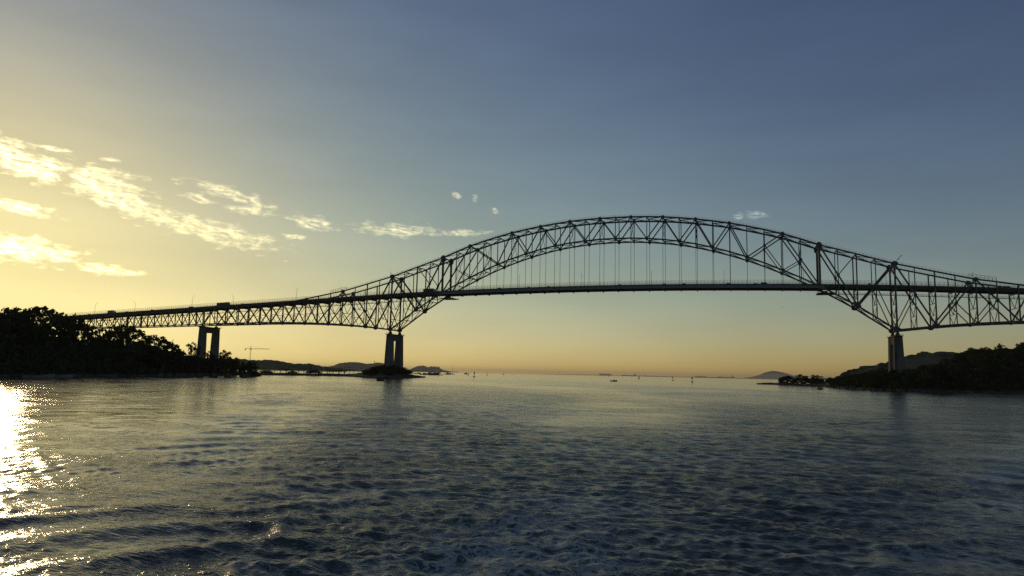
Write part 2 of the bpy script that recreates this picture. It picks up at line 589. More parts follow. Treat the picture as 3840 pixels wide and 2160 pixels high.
    fat = N(t, 'ShaderNodeAttribute', attribute_name='foam')
    fn = N(t, 'ShaderNodeTexNoise')
    t.links.new(tcn.outputs['Object'], fn.inputs['Vector'])
    fn.inputs['Scale'].default_value = 1.5
    fn.inputs['Detail'].default_value = 9
    fn.inputs['Roughness'].default_value = .68
    fn.inputs['Distortion'].default_value = 1.2
    rid = math_n(t, 'ABSOLUTE', math_n(t, 'SUBTRACT', fn.outputs[0], .5))      # thin lacy lines
    lace = maprange(t, rid, 0, .075, 1, 0)
    fm = math_n(t, 'MULTIPLY', maprange(t, math_n(t, 'ADD', fat.outputs['Fac'], math_n(t, 'SUBTRACT', lace, 1.0)), .1, .9, 0, 1), .55)
    mixa = N(t, 'ShaderNodeMix', data_type='RGBA')
    t.links.new(math_n(t, 'MULTIPLY', aat.outputs['Fac'], maprange(t, fn.outputs[0], .35, .65, .3, 1)), mixa.inputs[0])
    mixa.inputs[6].default_value = (.052, .060, .050, 1)
    mixa.inputs[7].default_value = (.05, .095, .09, 1)
    mixf = N(t, 'ShaderNodeMix', data_type='RGBA')
    t.links.new(fm, mixf.inputs[0])
    t.links.new(mixa.outputs[2], mixf.inputs[6])
    mixf.inputs[7].default_value = (.62, .66, .66, 1)
    t.links.new(mixf.outputs[2], b.inputs['Base Color'])
    t.links.new(math_n(t, 'ADD', maprange(t, fm, 0, .6, 0, .5), maprange(t, cat_.outputs['Fac'], 0, 3.0, .06, .28, False)), b.inputs['Roughness'])
    me.materials.append(m)
    tag(place('water', me), kind='structure')


build_water()



# ------------------------------------------------------------------ land
def poly_sd(px, py, poly):
    """signed distance to a polygon, positive inside"""
    P = np.array(poly, float)
    Q = np.roll(P, -1, 0)
    best = np.full(px.shape, 1e18)
    ins = np.zeros(px.shape, bool)
    for (x0, y0), (x1, y1) in zip(P, Q):
        ex, ey = x1 - x0, y1 - y0
        t = np.clip(((px - x0) * ex + (py - y0) * ey) / (ex * ex + ey * ey + 1e-9), 0, 1)
        best = np.minimum(best, (px - x0 - t * ex) ** 2 + (py - y0 - t * ey) ** 2)
        c = ((y0 > py) != (y1 > py)) & (px < ex * (py - y0) / (ey if abs(ey) > 1e-9 else 1e-9) + x0)
        ins ^= c
    d = np.sqrt(best)
    return np.where(ins, d, -d)


LEFT_POLY = [(-138, -520), (-141, -420), (-145.5, -320), (-147.5, -290), (-150, -266), (-152, -244), (-172, -222), (-190, -190),
             (-205, -150), (-214, -112), (-230, -80), (-220, -54), (-214, -29), (-199, -19), (-184, -30), (-162, -55),
             (-146, -74), (-130, -90), (-123, -86), (-127, -70), (-137, -40), (-143, -14), (-152, 14), (-164, 44), (-171, 50), (-180, 22),
             (-192, 2), (-214, -6), (-232, -26), (-246, -58), (-262, -70), (-330, -20), (-430, 60), (-700, 190), (-700, -520)]
RIGHT_POLY = [(94, 182), (104, 172), (120, 148), (131, 112), (139, 66), (136.5, 0), (142, -37), (153, -78), (172, -80), (198, -66),
              (220, -48), (262, -15), (330, 16), (460, 40), (460, 420), (230, 420), (180, 180), (160, 118), (148, 138), (128, 166), (106, 194)]


def h_left(x, y, d):
    low = .9 + .5 * smooth01(0, 6, d)
    hill = 15 * smooth01(0, 110, d) * smooth01(-100, -150, y) * smooth01(-150, -175, x)
    pad = 2.2 * np.exp(-((x + 160) ** 2 + (y + 30) ** 2) / 30 ** 2)
    return smooth01(-3, 1.5, d) * (low + hill + pad) + np.minimum(d, 0) * .3


def h_right(x, y, d):
    t = (x - 160) * .75 + (y + 11) * .66
    hill = np.clip(t, 0, 400) * .18 * smooth01(0, 30, d) * smooth01(142, 190, x)
    hill = 34 * (1 - np.exp(-hill / 34))
    return smooth01(-3, 1.5, d) * (1.0 + .5 * smooth01(0, 6, d) + hill) + np.minimum(d, 0) * .3


def land(name, poly, hf, x0, x1, y0, y1, step, m):
    xs = np.arange(x0, x1 + step, step)
    ys = np.arange(y0, y1 + step, step)
    X, Y = np.meshgrid(xs, ys, indexing='ij')
    d = poly_sd(X, Y, poly)
    Z = hf(X, Y, d)
    Z = Z + (rng.uniform(-.25, .35, Z.shape)) * smooth01(-1, 2, d)
    keep = d > -9
    idx = -np.ones(X.shape, int)
    idx[keep] = np.arange(keep.sum())
    v = np.stack([X[keep], Y[keep], np.maximum(Z[keep], -3)], -1)
    a, b, c, e = idx[:-1, :-1], idx[1:, :-1], idx[1:, 1:], idx[:-1, 1:]
    ok = (a >= 0) & (b >= 0) & (c >= 0) & (e >= 0)
    f = np.stack([a[ok], b[ok], c[ok], e[ok]], -1)
    me = bpy.data.meshes.new(name)
    me.from_pydata(v.tolist(), [], f.tolist())
    me.materials.append(m)
    me.polygons.foreach_set('use_smooth', [True] * len(me.polygons))
    return tag(place(name, me), kind='structure')


land('left_bank', LEFT_POLY, h_left, -712, -110, -532, 200, 3.0, EARTH)
land('right_bank', RIGHT_POLY, h_right, 84, 472, -92, 432, 3.0, EARTH)


def ground_z(poly, hf, x, y):
    X, Y = np.array([float(x)]), np.array([float(y)])
    return float(hf(X, Y, poly_sd(X, Y, poly))[0])


def gl(x, y):
    return ground_z(LEFT_POLY, h_left, x, y)


def gr(x, y):
    return ground_z(RIGHT_POLY, h_right, x, y)


# shoreline boulders, one stuff object for each bank
def rocks(name, poly, segs, n, seed, label, smax=1.3):
    r = random.Random(seed)
    mb = MB()
    for _ in range(n):
        i = r.choice(segs)
        (x0, y0), (x1, y1) = poly[i], poly[(i + 1) % len(poly)]
        t = r.random()
        x, y = x0 + t * (x1 - x0) + r.gauss(0, .9), y0 + t * (y1 - y0) + r.gauss(0, .9)
        s = r.uniform(.35, smax)
        a = r.uniform(0, 3.14)
        rings = []
        for q, (k, z) in enumerate(((.85, -.5), (1.0, 0.05), (.6, .55))):
            rings.append([(x + s * k * r.uniform(.8, 1.2) * math.cos(a + 1.2566 * j), y + s * k * r.uniform(.8, 1.2) * math.sin(a + 1.2566 * j),
                           .35 + s * z * r.uniform(.8, 1.1)) for j in range(5)])
        mb.loft(rings)
    tag(mb.build(name, ROCK), label, 'rocks', kind='stuff')


rocks('shore_rocks', LEFT_POLY, [2, 3, 4, 5, 6, 7, 8, 9, 10, 11, 12, 13, 14, 15, 16, 17, 18, 19, 20, 21, 22, 23], 900, 3,
      'dark boulders lining the left bank, the breakwater and the islet')
rocks('shore_rocks', RIGHT_POLY, [0, 1, 2, 3, 4, 5, 6, 7, 8, 9, 10, 18, 19, 20], 800, 4, 'dark boulders lining the low right bank and its spit')


# ------------------------------------------------------------------ far hills
def push(pts, f):
    return [(CAM.x + (x - CAM.x) * f, CAM.y + (y - CAM.y) * f, CAM.z + (z - CAM.z) * f if z > 0 else -2.0) for x, y, z in pts]


def ridge(name, pts, depth, bump, step, seed, zfoot=-2.0, rows=9):
    """wooded ridge: crest points (x, y, z), sloping both ways, crowns as lumps"""
    r = np.random.default_rng(seed)
    P = np.array(pts, float)
    seg = np.hypot(np.diff(P[:, 0]), np.diff(P[:, 1]))
    s = np.concatenate([[0], np.cumsum(seg)])
    ss = np.arange(0, s[-1], step)
    cx, cy, cz = (np.interp(ss, s, P[:, i]) for i in range(3))
    nx, ny = cx - CAM.x, cy - CAM.y
    l = np.hypot(nx, ny)
    nx, ny = nx / l, ny / l
    V = []
    us = np.concatenate([np.linspace(-1, 0, rows), np.linspace(0, 1, 4)[1:]])
    for u in us:
        prof = 1 - abs(u) ** 1.6
        b = np.zeros(len(ss))
        for q in range(3):
            w = bump * (1.6, 2.6, 4.5)[q]
            b += np.abs(np.sin(ss / w * 1.6 + r.uniform(0, 9) + 1.7 * np.sin(ss / w * .37 + r.uniform(0, 9)))) * (.32, .3, .38)[q]
        z = zfoot + (cz - zfoot) * prof + bump * (b - .55) * smooth01(0, 6, cz * prof)
        V.append(np.stack([cx + nx * depth * u + r.uniform(-.3, .3, len(ss)) * bump, cy + ny * depth * u, z], -1))
    V = np.array(V)
    n = len(ss)
    v = V.reshape(-1, 3)
    f = [(i * n + j, i * n + j + 1, (i + 1) * n + j + 1, (i + 1) * n + j) for i in range(len(us) - 1) for j in range(n - 1)]
    me = bpy.data.meshes.new(name)
    me.from_pydata(v.tolist(), [], f)
    me.materials.append(WOODS)
    return tag(place(name, me), kind='structure')


ridge('hill', push([(-1100, 470, 17), (-1000, 570, 20), (-878, 675, 22), (-847, 700, 19.5), (-819, 722, 20.8), (-788, 745, 14), (-762, 763, 15), (-742, 776, 9.8),
               (-715, 794, 8), (-688, 811, 4), (-650, 830, 2.5), (-560, 870, -1)], 1.7), 110, 7, 3.5, 11)
ridge('hill', push([(-1700, 1930, 10), (-1600, 2005, 12), (-1542, 2045, 17), (-1507, 2068, 33), (-1461, 2096, 38), (-1414, 2124, 31), (-1376, 2145, 38),
               (-1330, 2170, 30), (-1270, 2200, 12), (-1200, 2235, 6), (-1090, 2290, -1)], 2.6), 300, 9, 6, 12)
ridge('hill', push([(-1790, 3060, -1), (-1718, 3095, 11), (-1672, 3118, 33), (-1642, 3133, 38), (-1616, 3145, 28), (-1602, 3152, 35), (-1560, 3170, 26),
               (-1536, 3182, 13), (-1490, 3200, 7), (-1440, 3225, -1)], 3.0), 350, 12, 9, 13)
ridge('hill', push([(20, 8525, -4), (90, 8525, 14), (181, 8524, 34), (240, 8523, 52), (300, 8522, 82), (364, 8520, 98), (409, 8519, 101), (470, 8516, 92), (542, 8513, 76), (620, 8508, 50),
               (688, 8504, 32), (800, 8500, 20), (1000, 8490, 8), (1200, 8480, -4)], 2.6), 800, 12, 16, 14)
ridge('hill', [(-6500, 22500, 4), (-5200, 23000, 16), (-4000, 23300, 10), (-3000, 23500, 22), (-2000, 23600, 12), (-1000, 23700, 26), (0, 23700, 14), (1200, 23700, 30), (2500, 23500, 24)], 300, 8, 60, 16)
ridge('hill', [(150, 640, -1), (199, 619, 4), (228, 615, 19), (258, 611, 28), (290, 640, 34), (312, 690, 42), (332, 699, 47), (365, 691, 48), (390, 685, 46), (430, 700, 52), (520, 700, 60), (700, 690, 66)],
      130, 8, 2.0, 15, rows=16)

# ------------------------------------------------------------------ the bridge
YN, YF = 0.0, 15.3                     # near and far truss planes
T_ = {0: 76.6, 1: 80.0, 2: 83.4, 3: 86.7, 4: 89.9, 5: 94.1, 6: 98.0, 7: 101.2, 8: 104.0, 9: 106.55, 10: 108.55, 11: 110.3, 12: 111.75, 13: 112.9,
      14: 113.6, 15: 114.0, 16: 114.1, -1: 73.95, -2: 71.25, -3: 68.6, -4: 66.0, -5: 64.3, -6: 62.4, -7: 60.5, -8: 58.75, -9: 57.6, -10: 56.6,
      -11: 55.95, -12: 55.4, -13: 54.9, -14: 54.45, -15: 54.0, -16: 53.45}
B_ = {0: 35.85, 1: 43.2, 2: 50.7, 3: 57.2, 4: 63.4, 5: 69.0, 6: 74.25, 7: 79.15, 8: 83.55, 9: 87.35, 10: 90.65, 11: 93.45, 12: 95.7, 13: 97.3,
      14: 98.45, 15: 99.1, 16: 99.3, -1: 37.0, -2: 38.15, -3: 39.05, -4: 39.8, -5: 40.35, -6: 40.8, -7: 41.15, -8: 41.35, -9: 41.45, -10: 41.45,
      -11: 41.35, -12: 41.15, -13: 40.9, -14: 40.7, -15: 40.5, -16: 40.3}
XL = [-171.9, -182.6, -193.2, -203.9, -214.7, -225.8, -236.8, -247.8, -258.8, -269.7, -280.7, -291.9, -303.1, -314.4, -325.6, -336.8, -347.5]


def KX(k):
    if k < 0:
        return XL[-k]
    if k > 32:
        return 171.9 + (k - 32) * 10.6
    a = abs(k - 16)
    x = a * 10.815 if a <= 12 else 129.78 + (a - 12) * 10.53
    return x if k >= 16 else -x


def TZ(k):
    return T_[k if k <= 16 else 32 - k]


def BZ(k):
    return B_[k if k <= 16 else 32 - k]


def DZ(x):
    """top of the parapet"""
    a = abs(x)
    return (69.95 - 3.25 * (a / 171.9) ** 2 if a < 171.9 else 66.7 - .0465 * (a - 171.9)) - 3.0


KMAX = 44
bridge = thing('steel_arch_bridge', 'long dark steel arch bridge with hangers and truss side spans crossing the water', 'bridge')


def nodeT(k, y):
    return Vector((KX(k), y, TZ(k)))


def nodeB(k, y):
    return Vector((KX(k), y, BZ(k)))


def midp(ka, pa, kb, pb, kk, y):
    """point on a two-panel diagonal at the panel point between its ends"""
    a = (nodeT if pa == 'T' else nodeB)(ka, y)
    b = (nodeT if pb == 'T' else nodeB)(kb, y)
    t = (KX(kk) - a.x) / (b.x - a.x)
    return a.lerp(b, t)


def mem(name, a, b, w, d, m=None):
    return member(name, a, b, w, d, m or STEEL, bridge)


for y in (YN, YF):
    # chords
    for k in range(-16, KMAX):
        thick = 1.05 if 4 <= k < 28 else .88
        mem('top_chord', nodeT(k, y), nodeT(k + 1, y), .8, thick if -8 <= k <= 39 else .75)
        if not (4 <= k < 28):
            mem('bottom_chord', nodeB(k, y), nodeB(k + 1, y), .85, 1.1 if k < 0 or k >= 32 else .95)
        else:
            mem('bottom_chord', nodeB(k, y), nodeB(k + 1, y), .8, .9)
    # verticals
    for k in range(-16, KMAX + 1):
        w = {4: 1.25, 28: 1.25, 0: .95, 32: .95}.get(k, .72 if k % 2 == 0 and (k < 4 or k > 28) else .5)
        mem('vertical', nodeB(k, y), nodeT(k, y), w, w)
    # hangers from the arch to the tie girder
    for k in range(5, 28):
        top = nodeB(k, y)
        bot = Vector((KX(k), y, DZ(KX(k)) - 1.4))
        if top.z - bot.z > 2.5:
            mem('hanger', bot, top - Vector((0, 0, .3)), .21, .21, WIRE)
            mem('hanger_socket', bot, bot + Vector((0, 0, 1.4)), .34, .34)
            mem('hanger_socket', top - Vector((0, 0, 2.2)), top - Vector((0, 0, .4)), .32, .32)
    # tie girder, panel by panel
    for k in range(4, 28):
        a = Vector((KX(k), y, DZ(KX(k)) - 2.05))
        b = Vector((KX(k + 1), y, DZ(KX(k + 1)) - 2.05))
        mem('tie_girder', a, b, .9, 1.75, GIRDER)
    # diagonals
    def dg(pa, ka, pb, kb, w=.70):
        a = (nodeT if pa == 'T' else nodeB)(ka, y)
        b = (nodeT if pb == 'T' else nodeB)(kb, y)
        mem('diagonal', a, b, w, w)
    for k in range(8, 24, 2):
        dg('B', k, 'T', k + 1)
        dg('T', k + 1, 'B', k + 2)
    for s in (0, 1):
        q = (lambda k: k) if s == 0 else (lambda k: 32 - k)
        dg('T', q(6), 'B', q(8), .7)
        dg('T', q(6), 'B', q(4), .75)
        dg('T', q(4), 'B', q(2), .85)
        dg('B', q(2), 'T', q(0), 1.05)
        dg('T', q(0), 'B', q(-2), .85)
        dg('B', q(-2), 'T', q(-4), .8)
        dg('T', q(-4), 'B', q(-6), .75)
        for ka, pa, kb, pb, kk, ke, pe in ((6, 'T', 8, 'B', 7, 6, 'B'), (6, 'T', 4, 'B', 5, 6, 'B'), (4, 'T', 2, 'B', 3, 2, 'T'), (2, 'B', 0, 'T', 1, 0, 'B'),
                                           (0, 'T', -2, 'B', -1, 0, 'B'), (-2, 'B', -4, 'T', -3, -4, 'B'), (-4, 'T', -6, 'B', -5, -4, 'B')):
            p = midp(q(ka), pa, q(kb), pb, q(kk), y)
            mem('sub_strut', p, (nodeT if pe == 'T' else nodeB)(q(ke), y), .5, .5)
        for k in range(-6, -16, -2):
            if 32 - (k - 2) > KMAX and s == 1:
                break
            dg('B', q(k), 'T', q(k - 1), .72)
            dg('T', q(k - 1), 'B', q(k - 2), .72)

# gusset plates at the main joints: one shared octagonal plate
gp = MB()
oct_ = [(math.cos(6.2832 * (i + .5) / 8), math.sin(6.2832 * (i + .5) / 8)) for i in range(8)]
gp.loft([[(x, -.5, z) for x, z in oct_], [(x, .5, z) for x, z in oct_]])
GP = gp.mesh('gusset_plate', STEEL)


def gusset(p, r, rz=None):
    o = place('gusset_plate', GP, bridge, p)
    o.scale = (r, 1.02, rz or r)


for y in (YN, YF):
    for k in range(9, 25, 2):
        gusset(nodeT(k, y), 1.35, 1.2)
    for k in range(8, 26, 2):
        gusset(nodeB(k, y), 1.25, 1.25)
    for k in range(9, 25, 2):
        gusset(nodeB(k, y), .7, .8)
    for k in (6, 26):
        gusset(nodeT(k, y), 1.6, 1.3)
        gusset(nodeB(k, y), 1.2, 1.1)
    for k in (4, 28):
        gusset(nodeT(k, y) - Vector((0, 0, .6)), 1.9, 2.6)
    for k in (0, 32):
        gusset(nodeT(k, y), 2.1, 1.7)
        gusset(nodeB(k, y) + Vector((0, 0, .3)), 2.2, 1.5)
    for k in (2, 30, -2, 34):
        gusset(nodeB(k, y), 1.9, 1.5)
    for k in (-4, 36):
        gusset(nodeT(k, y), 1.7, 1.2)
        gusset(nodeB(k, y), 1.5, 1.0)
    for k in (-6, 38, -8, -10, -12, -14, 40, 42, 44, -7, -9, -11, -13, -15, 39, 41, 43):
        gusset((nodeT if k % 2 else nodeB)(k, y), 1.1, .9)
    for k in (1, 3, 5, 7, -1, -3, -5):
        for q in (k, 32 - k):
            e = {1: (2, 'B', 0, 'T'), 3: (4, 'T', 2, 'B'), 5: (6, 'T', 4, 'B'), 7: (6, 'T', 8, 'B'), -1: (0, 'T', -2, 'B'), -3: (-2, 'B', -4, 'T'), -5: (-4, 'T', -6, 'B')}[k]
            s = (lambda v: v) if q == k else (lambda v: 32 - v)
            gusset(midp(s(e[0]), e[1], s(e[2]), e[3], q, y), .95, 1.0)
# end plates where the tie girder meets the cantilever
for k, sg in ((4, -1), (28, 1)):
    for y in (YN, YF):
        z = DZ(KX(k))
        pl = MB()
        pts = [(0, z - 1.1), (sg * 1.9, z - 1.3), (sg * 3.0, z - 3.6), (sg * .5, z - 3.3), (0, z - 2.95)]
        if sg < 0:
            pts = pts[::-1]
        pl.loft([[(KX(k) + a, y - .6, b) for a, b in pts], [(KX(k) + a, y + .6, b) for a, b in pts]])
        pl.build('girder_end_plate', GIRDER, bridge)

# bracing between the two trusses
for k in range(0, 33):
    mem('top_strut', nodeT(k, YN), nodeT(k, YF), .5, .55)
    ctr = (nodeT(k, YN) + nodeT(k, YF)) / 2
    for j in ([k - 1] if k <= 16 else []) + ([k + 1] if k >= 16 else []):
        if 0 <= j <= 32:
            for y in (YN, YF):
                mem('lateral_brace', nodeT(j, y), ctr, .42, .4)
for k in list(range(-16, 4)) + list(range(5, 28)) + list(range(29, KMAX + 1)):
    mem('bottom_strut', nodeB(k, YN), nodeB(k, YF), .45, .5)
    ctr = (nodeB(k, YN) + nodeB(k, YF)) / 2
    for j in ([k - 1] if k <= 16 else []) + ([k + 1] if k >= 16 else []):
        if -16 <= j <= KMAX and j not in (4, 28):
            for y in (YN, YF):
                mem('lateral_brace', nodeB(j, y), ctr, .38, .36)
for k in range(5, 28, 2):                                   # crossed sway frames inside the arch
    lo = max(BZ(k), DZ(KX(k)) + 6.5)
    for ya, yb in ((YN, YF), (YF, YN)):
        mem('sway_brace', (KX(k), ya, TZ(k)), (KX(k), yb, lo), .24, .24)
for k in list(range(-15, 4)) + list(range(29, KMAX + 1)):   # stacked V frames below the deck
    x = KX(k)
    top, bot = min(DZ(x) - 3.6, TZ(k)), BZ(k)
    H = top - bot
    if H < 5:
        continue
    n = 3 if H > 19 else (2 if H > 9.5 else 1)
    for i in range(n):
        z1 = top - H * i / n
        z0 = top - H * (i + 1) / n
        for y in (YN, YF):
            mem('sway_brace', (x, y, z1), (x, (YN + YF) / 2, z0), .3, .3)
        if i < n - 1:
            mem('sway_strut', (x, YN, z0), (x, YF, z0), .3, .34)
for k in (0, 4, 28, 32):                                    # portal frames over the roadway
    x = KX(k)
    z = TZ(k)
    mem('portal_beam', (x, YN, z - 3.2), (x, YF, z - 3.2), .5, .6)
    for ya, yb in ((YN, 7.65), (YF, 7.65)):
        mem('portal_brace', (x, ya, z - 3.2), (x, yb, z), .34, .34)
        mem('portal_brace', (x, ya, z - 6.5), (x, (ya + yb) / 2, z - 3.2), .34, .34)

# floor beams, deck, stringers and parapets
for k in range(-16, KMAX + 1):
    x = KX(k)
    z = DZ(x)
    mem('floor_beam', (x, YN + .3, z - 2.6), (x, YF - .3, z - 2.6), .45, 2.0, STEEL_D)
XS = [-520, -500, -480, -460, -440, -420, -400, -380, -360] + [KX(k) for k in range(-16, KMAX + 1)] + [315.0]


def strip(name, y0, y1, za, zb, m, xs=XS):
    mb = MB()
    mb.loft([[(x, y0, DZ(x) + za), (x, y1, DZ(x) + za), (x, y1, DZ(x) + zb), (x, y0, DZ(x) + zb)] for x in xs])
    return mb.build(name, m, bridge)


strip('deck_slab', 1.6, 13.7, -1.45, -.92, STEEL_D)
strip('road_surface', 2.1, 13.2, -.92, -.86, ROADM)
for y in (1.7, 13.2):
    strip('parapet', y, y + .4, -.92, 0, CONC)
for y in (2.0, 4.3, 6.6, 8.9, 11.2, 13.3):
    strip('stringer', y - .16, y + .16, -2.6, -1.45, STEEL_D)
# wire safety fence along both parapets, posts and strands: countless thin wires
for side, y in (('near', 1.85), ('far', 13.45)):
    mb = MB()
    x = -500.0
    while x < 312:
        z = DZ(x)
        mb.box((x, y, z + 1.25), (.09, .09, 2.5))
        x += 2.4
    for i in range(13):
        h = .25 + 2.2 * i / 12
        w = .06 if i == 12 else .03
        mb.loft([[(q, y - w / 2, DZ(q) + h - w / 2), (q, y + w / 2, DZ(q) + h - w / 2), (q, y + w / 2, DZ(q) + h + w / 2), (q, y - w / 2, DZ(q) + h + w / 2)] for q in XS])
    tag(mb.build('safety_fence', WIRE, bridge), kind='stuff')
# hand cables on short posts along both top chords
for y in (YN, YF):
    mb = MB()
    for k in range(-5, 37):
        a, b = nodeT(k, y), nodeT(k + 1, y)
        for i in range(5):
            p = a.lerp(b, i / 5)
            mb.beam(p + Vector((0, 0, .5)), p + Vector((0, 0, 1.75)), .11, .11)
        for h in (1.15, 1.65):
            mb.beam(a + Vector((0, 0, h)), b + Vector((0, 0, h)), .045, .045)
    tag(mb.build('chord_handrail', WIRE, bridge), kind='stuff')
# access frames where the top chords dip below the road
for k0, k1 in ((-5, -4), (36, 37)):
    a, b = nodeT(k0, YN), nodeT(k1, YN)
    if k0 < 0:
        b = nodeT(-4, YN).lerp(nodeT(-3, YN), .3)
    else:
        a = nodeT(36, YN).lerp(nodeT(35, YN), .3)
    up = Vector((0, 0, 2.6))
    mb = MB()
    mb.beam(a + up, b + up, .16, .16)
    mb.beam(a + up * .55, b + up * .55, .07, .07)
    for i in range(8):
        p = a.lerp(b, i / 7)
        mb.beam(p, p + up, .2 if i in (0, 7) else .1, .2 if i in (0, 7) else .1)
    mb.build('access_frame', STEEL, bridge)
# inspection walkway slung under the deck
for x0, x1 in ((-500.0, -134.0), (140.0, 300.0)):
    xs = np.arange(x0, x1, 5.3)
    mb = MB()
    off = -6.0
    mb.loft([[(x, 7.2, DZ(x) + off), (x, 8.2, DZ(x) + off), (x, 8.2, DZ(x) + off + .3), (x, 7.2, DZ(x) + off + .3)] for x in xs])
    w = mb.build('inspection_walkway', STEEL_D, bridge)
    mb = MB()
    for y in (7.25, 8.15):
        for h in (.75, 1.25):
            mb.loft([[(x, y - .03, DZ(x) + off + h), (x, y + .03, DZ(x) + off + h), (x, y + .03, DZ(x) + off + h + .06), (x, y - .03, DZ(x) + off + h + .06)] for x in xs])
        for x in xs:
            mb.box((x, y, DZ(x) + off + .75), (.07, .07, 1.0))
    tag(mb.build('handrail', WIRE, w), kind='stuff')
    for i, x in enumerate(xs):
        if i % 2 == 0:
            member('suspension_rod', (x, 7.7, DZ(x) + off + .3), (x, 7.7, DZ(x) - 1.5), .16, .16, STEEL_D, w)

# approach trusses on the left
NA = 20
AX = [-347.5 - 7.58 * i for i in range(NA + 1)]


def aT(x):
    return DZ(x) - 2.7


def aB(x):
    return 40.2 + .0215 * (x + 347.5)


for y in (YN, YF):
    for i in range(NA):
        a, b = AX[i], AX[i + 1]
        mem('top_chord', (a, y, aT(a)), (b, y, aT(b)), .6, .7)
        mem('bottom_chord', (a, y, aB(a)), (b, y, aB(b)), .6, .75)
        if (i % 2 == 0) == (y == YN):
            mem('diagonal', (a, y, aT(a) if i else TZ(-16)), (b, y, aB(b)), .55, .55)
        else:
            mem('diagonal', (a, y, aB(a)), (b, y, aT(b)), .55, .55)
    for i in range(1, NA + 1):
        w = .95 if i == 11 else .5
        mem('vertical', (AX[i], y, aB(AX[i])), (AX[i], y, aT(AX[i])), w, w)
for i in range(1, NA + 1):
    x = AX[i]
    mem('floor_beam', (x, YN, aT(x) + .5), (x, YF, aT(x) + .5), .4, 1.7, STEEL_D)
    mem('bottom_strut', (x, YN, aB(x)), (x, YF, aB(x)), .4, .4)
    for ya, yb in ((YN, YF), (YF, YN)):
        if i % 2:
            mem('sway_brace', (x, ya, aB(x)), (x, yb, aT(x)), .2, .2)

# machinery platform hung under each end of the tied arch
for k, sg, lab in ((4, 1, 'maintenance cradle hung under the deck at the left end of the arch'),
                   (28, 1, 'maintenance cradle hung under the deck at the right end of the arch')):
    x = KX(k) + (2.5 if k == 4 else 4.0)
    z = DZ(x) - 4.0
    t = thing('maintenance_cradle', lab, 'platform', (x, 7.65, z - 1.6), 0, 'maintenance cradles under the deck')
    MB().box((0, 0, 0), (11.0, 12.5, .35)).build('platform', STEEL_D, t)
    mb = MB()
    for sx_ in (-5.3, 5.3):
        for sy_ in (-6, 6):
            mb.box((sx_, sy_, .9), (.16, .16, 1.9))
    mb.build('suspension_posts', STEEL_D, t)
    MB().taper((-1.5, 0, .2), (4.5, 4.5, 0), (-1.0, 0, 1.7), (3.2, 3.6, 0)).build('winch_housing', STEEL_D, t)
    mb = MB()
    for sy_ in (-6.1, 6.1):
        mb.box((0, sy_, 1.1), (11.0, .08, .08))
    mb.build('guard_rail', WIRE, t)

# ------------------------------------------------------------------ piers


def pier(label, x, ztop, zbase, top, bot, dt, db, group, brg):
    t = thing('concrete_pier', label, 'pier', (x, 7.65, zbase), 0, group)
    H = ztop - zbase
    for sy_ in (-7.65, 7.65):
        mb = MB()
        mb.taper((0, sy_, 0), (bot, db, 0), (0, sy_, H), (top, dt, 0))
        # shallow recessed panel: raised corner ribs on each leg
        for cx in (-1, 1):
            for cy in (-1, 1):
                mb.taper((cx * (bot / 2 - .25), sy_ + cy * (db / 2 - .25), 0), (.7, .7, 0), (cx * (top / 2 - .25), sy_ + cy * (dt / 2 - .25), H - .02), (.7, .7, 0))
        mb.build('leg', CONC, t)
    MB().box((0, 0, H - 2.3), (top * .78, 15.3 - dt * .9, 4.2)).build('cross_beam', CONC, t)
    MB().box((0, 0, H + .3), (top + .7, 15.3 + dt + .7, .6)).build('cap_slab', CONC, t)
    for sy_ in (-7.65, 7.65):
        MB().taper((0, sy_, H + .6), (2.6, 2.4, 0), (0, sy_, H + .6 + brg), (.9, 1.0, 0)).build('bearing', STEEL_D, t)
    for sy_ in (-1, 1):
        mb = MB()
        yy = sy_ * (15.3 / 2 + dt / 2 + .3)
        mb.box((0, yy + sy_ * .8, H + .1), (top + .6, 1.6, .18))
        for i in range(7):
            mb.box((-top / 2 - .2 + (top + .4) * i / 6, yy + sy_ * 1.5, H + .8), (.09, .09, 1.3))
        for h in (.75, 1.4):
            mb.box((0, yy + sy_ * 1.5, H + h), (top + .5, .07, .07))
        mb.build('inspection_balcony', STEEL_D, t)
    return t


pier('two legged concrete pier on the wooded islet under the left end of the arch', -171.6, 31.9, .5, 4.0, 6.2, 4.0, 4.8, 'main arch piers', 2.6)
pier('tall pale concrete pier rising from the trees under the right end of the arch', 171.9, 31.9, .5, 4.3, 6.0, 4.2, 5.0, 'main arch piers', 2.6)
pier('two legged concrete pier among the left bank trees under the side span', -347.8, 37.6, 1.0, 4.5, 6.2, 3.8, 4.7, 'side span piers', 1.4)

# ------------------------------------------------------------------ trees
def leaf_cloud(r, clumps, leaf, per, jitter):
    """leaf quads gathered in clumps: returns vertex list and faces"""
    V, F = [], []
    for (cx, cy, cz, cr) in clumps:
        for _ in range(per):
            while True:
                a, b, c = r.uniform(-1, 1), r.uniform(-1, 1), r.uniform(-1, 1)
                if a * a + b * b + c * c < 1:
                    break
            p = Vector((cx + a * cr, cy + b * cr, cz + c * cr * jitter))
            n = Vector((r.gauss(0, 1), r.gauss(0, 1), r.gauss(0, 1) + .6)).normalized()
            u = n.orthogonal().normalized()
            u.rotate(Matrix.Rotation(r.uniform(0, 6.28), 3, n))
            w = n.cross(u)
            s = leaf * r.uniform(.6, 1.35)
            o = len(V)
            V += [p - u * s, p + w * s * .55, p + u * s, p - w * s * .55]
            F.append((o, o + 1, o + 2, o + 3))
    return V, F


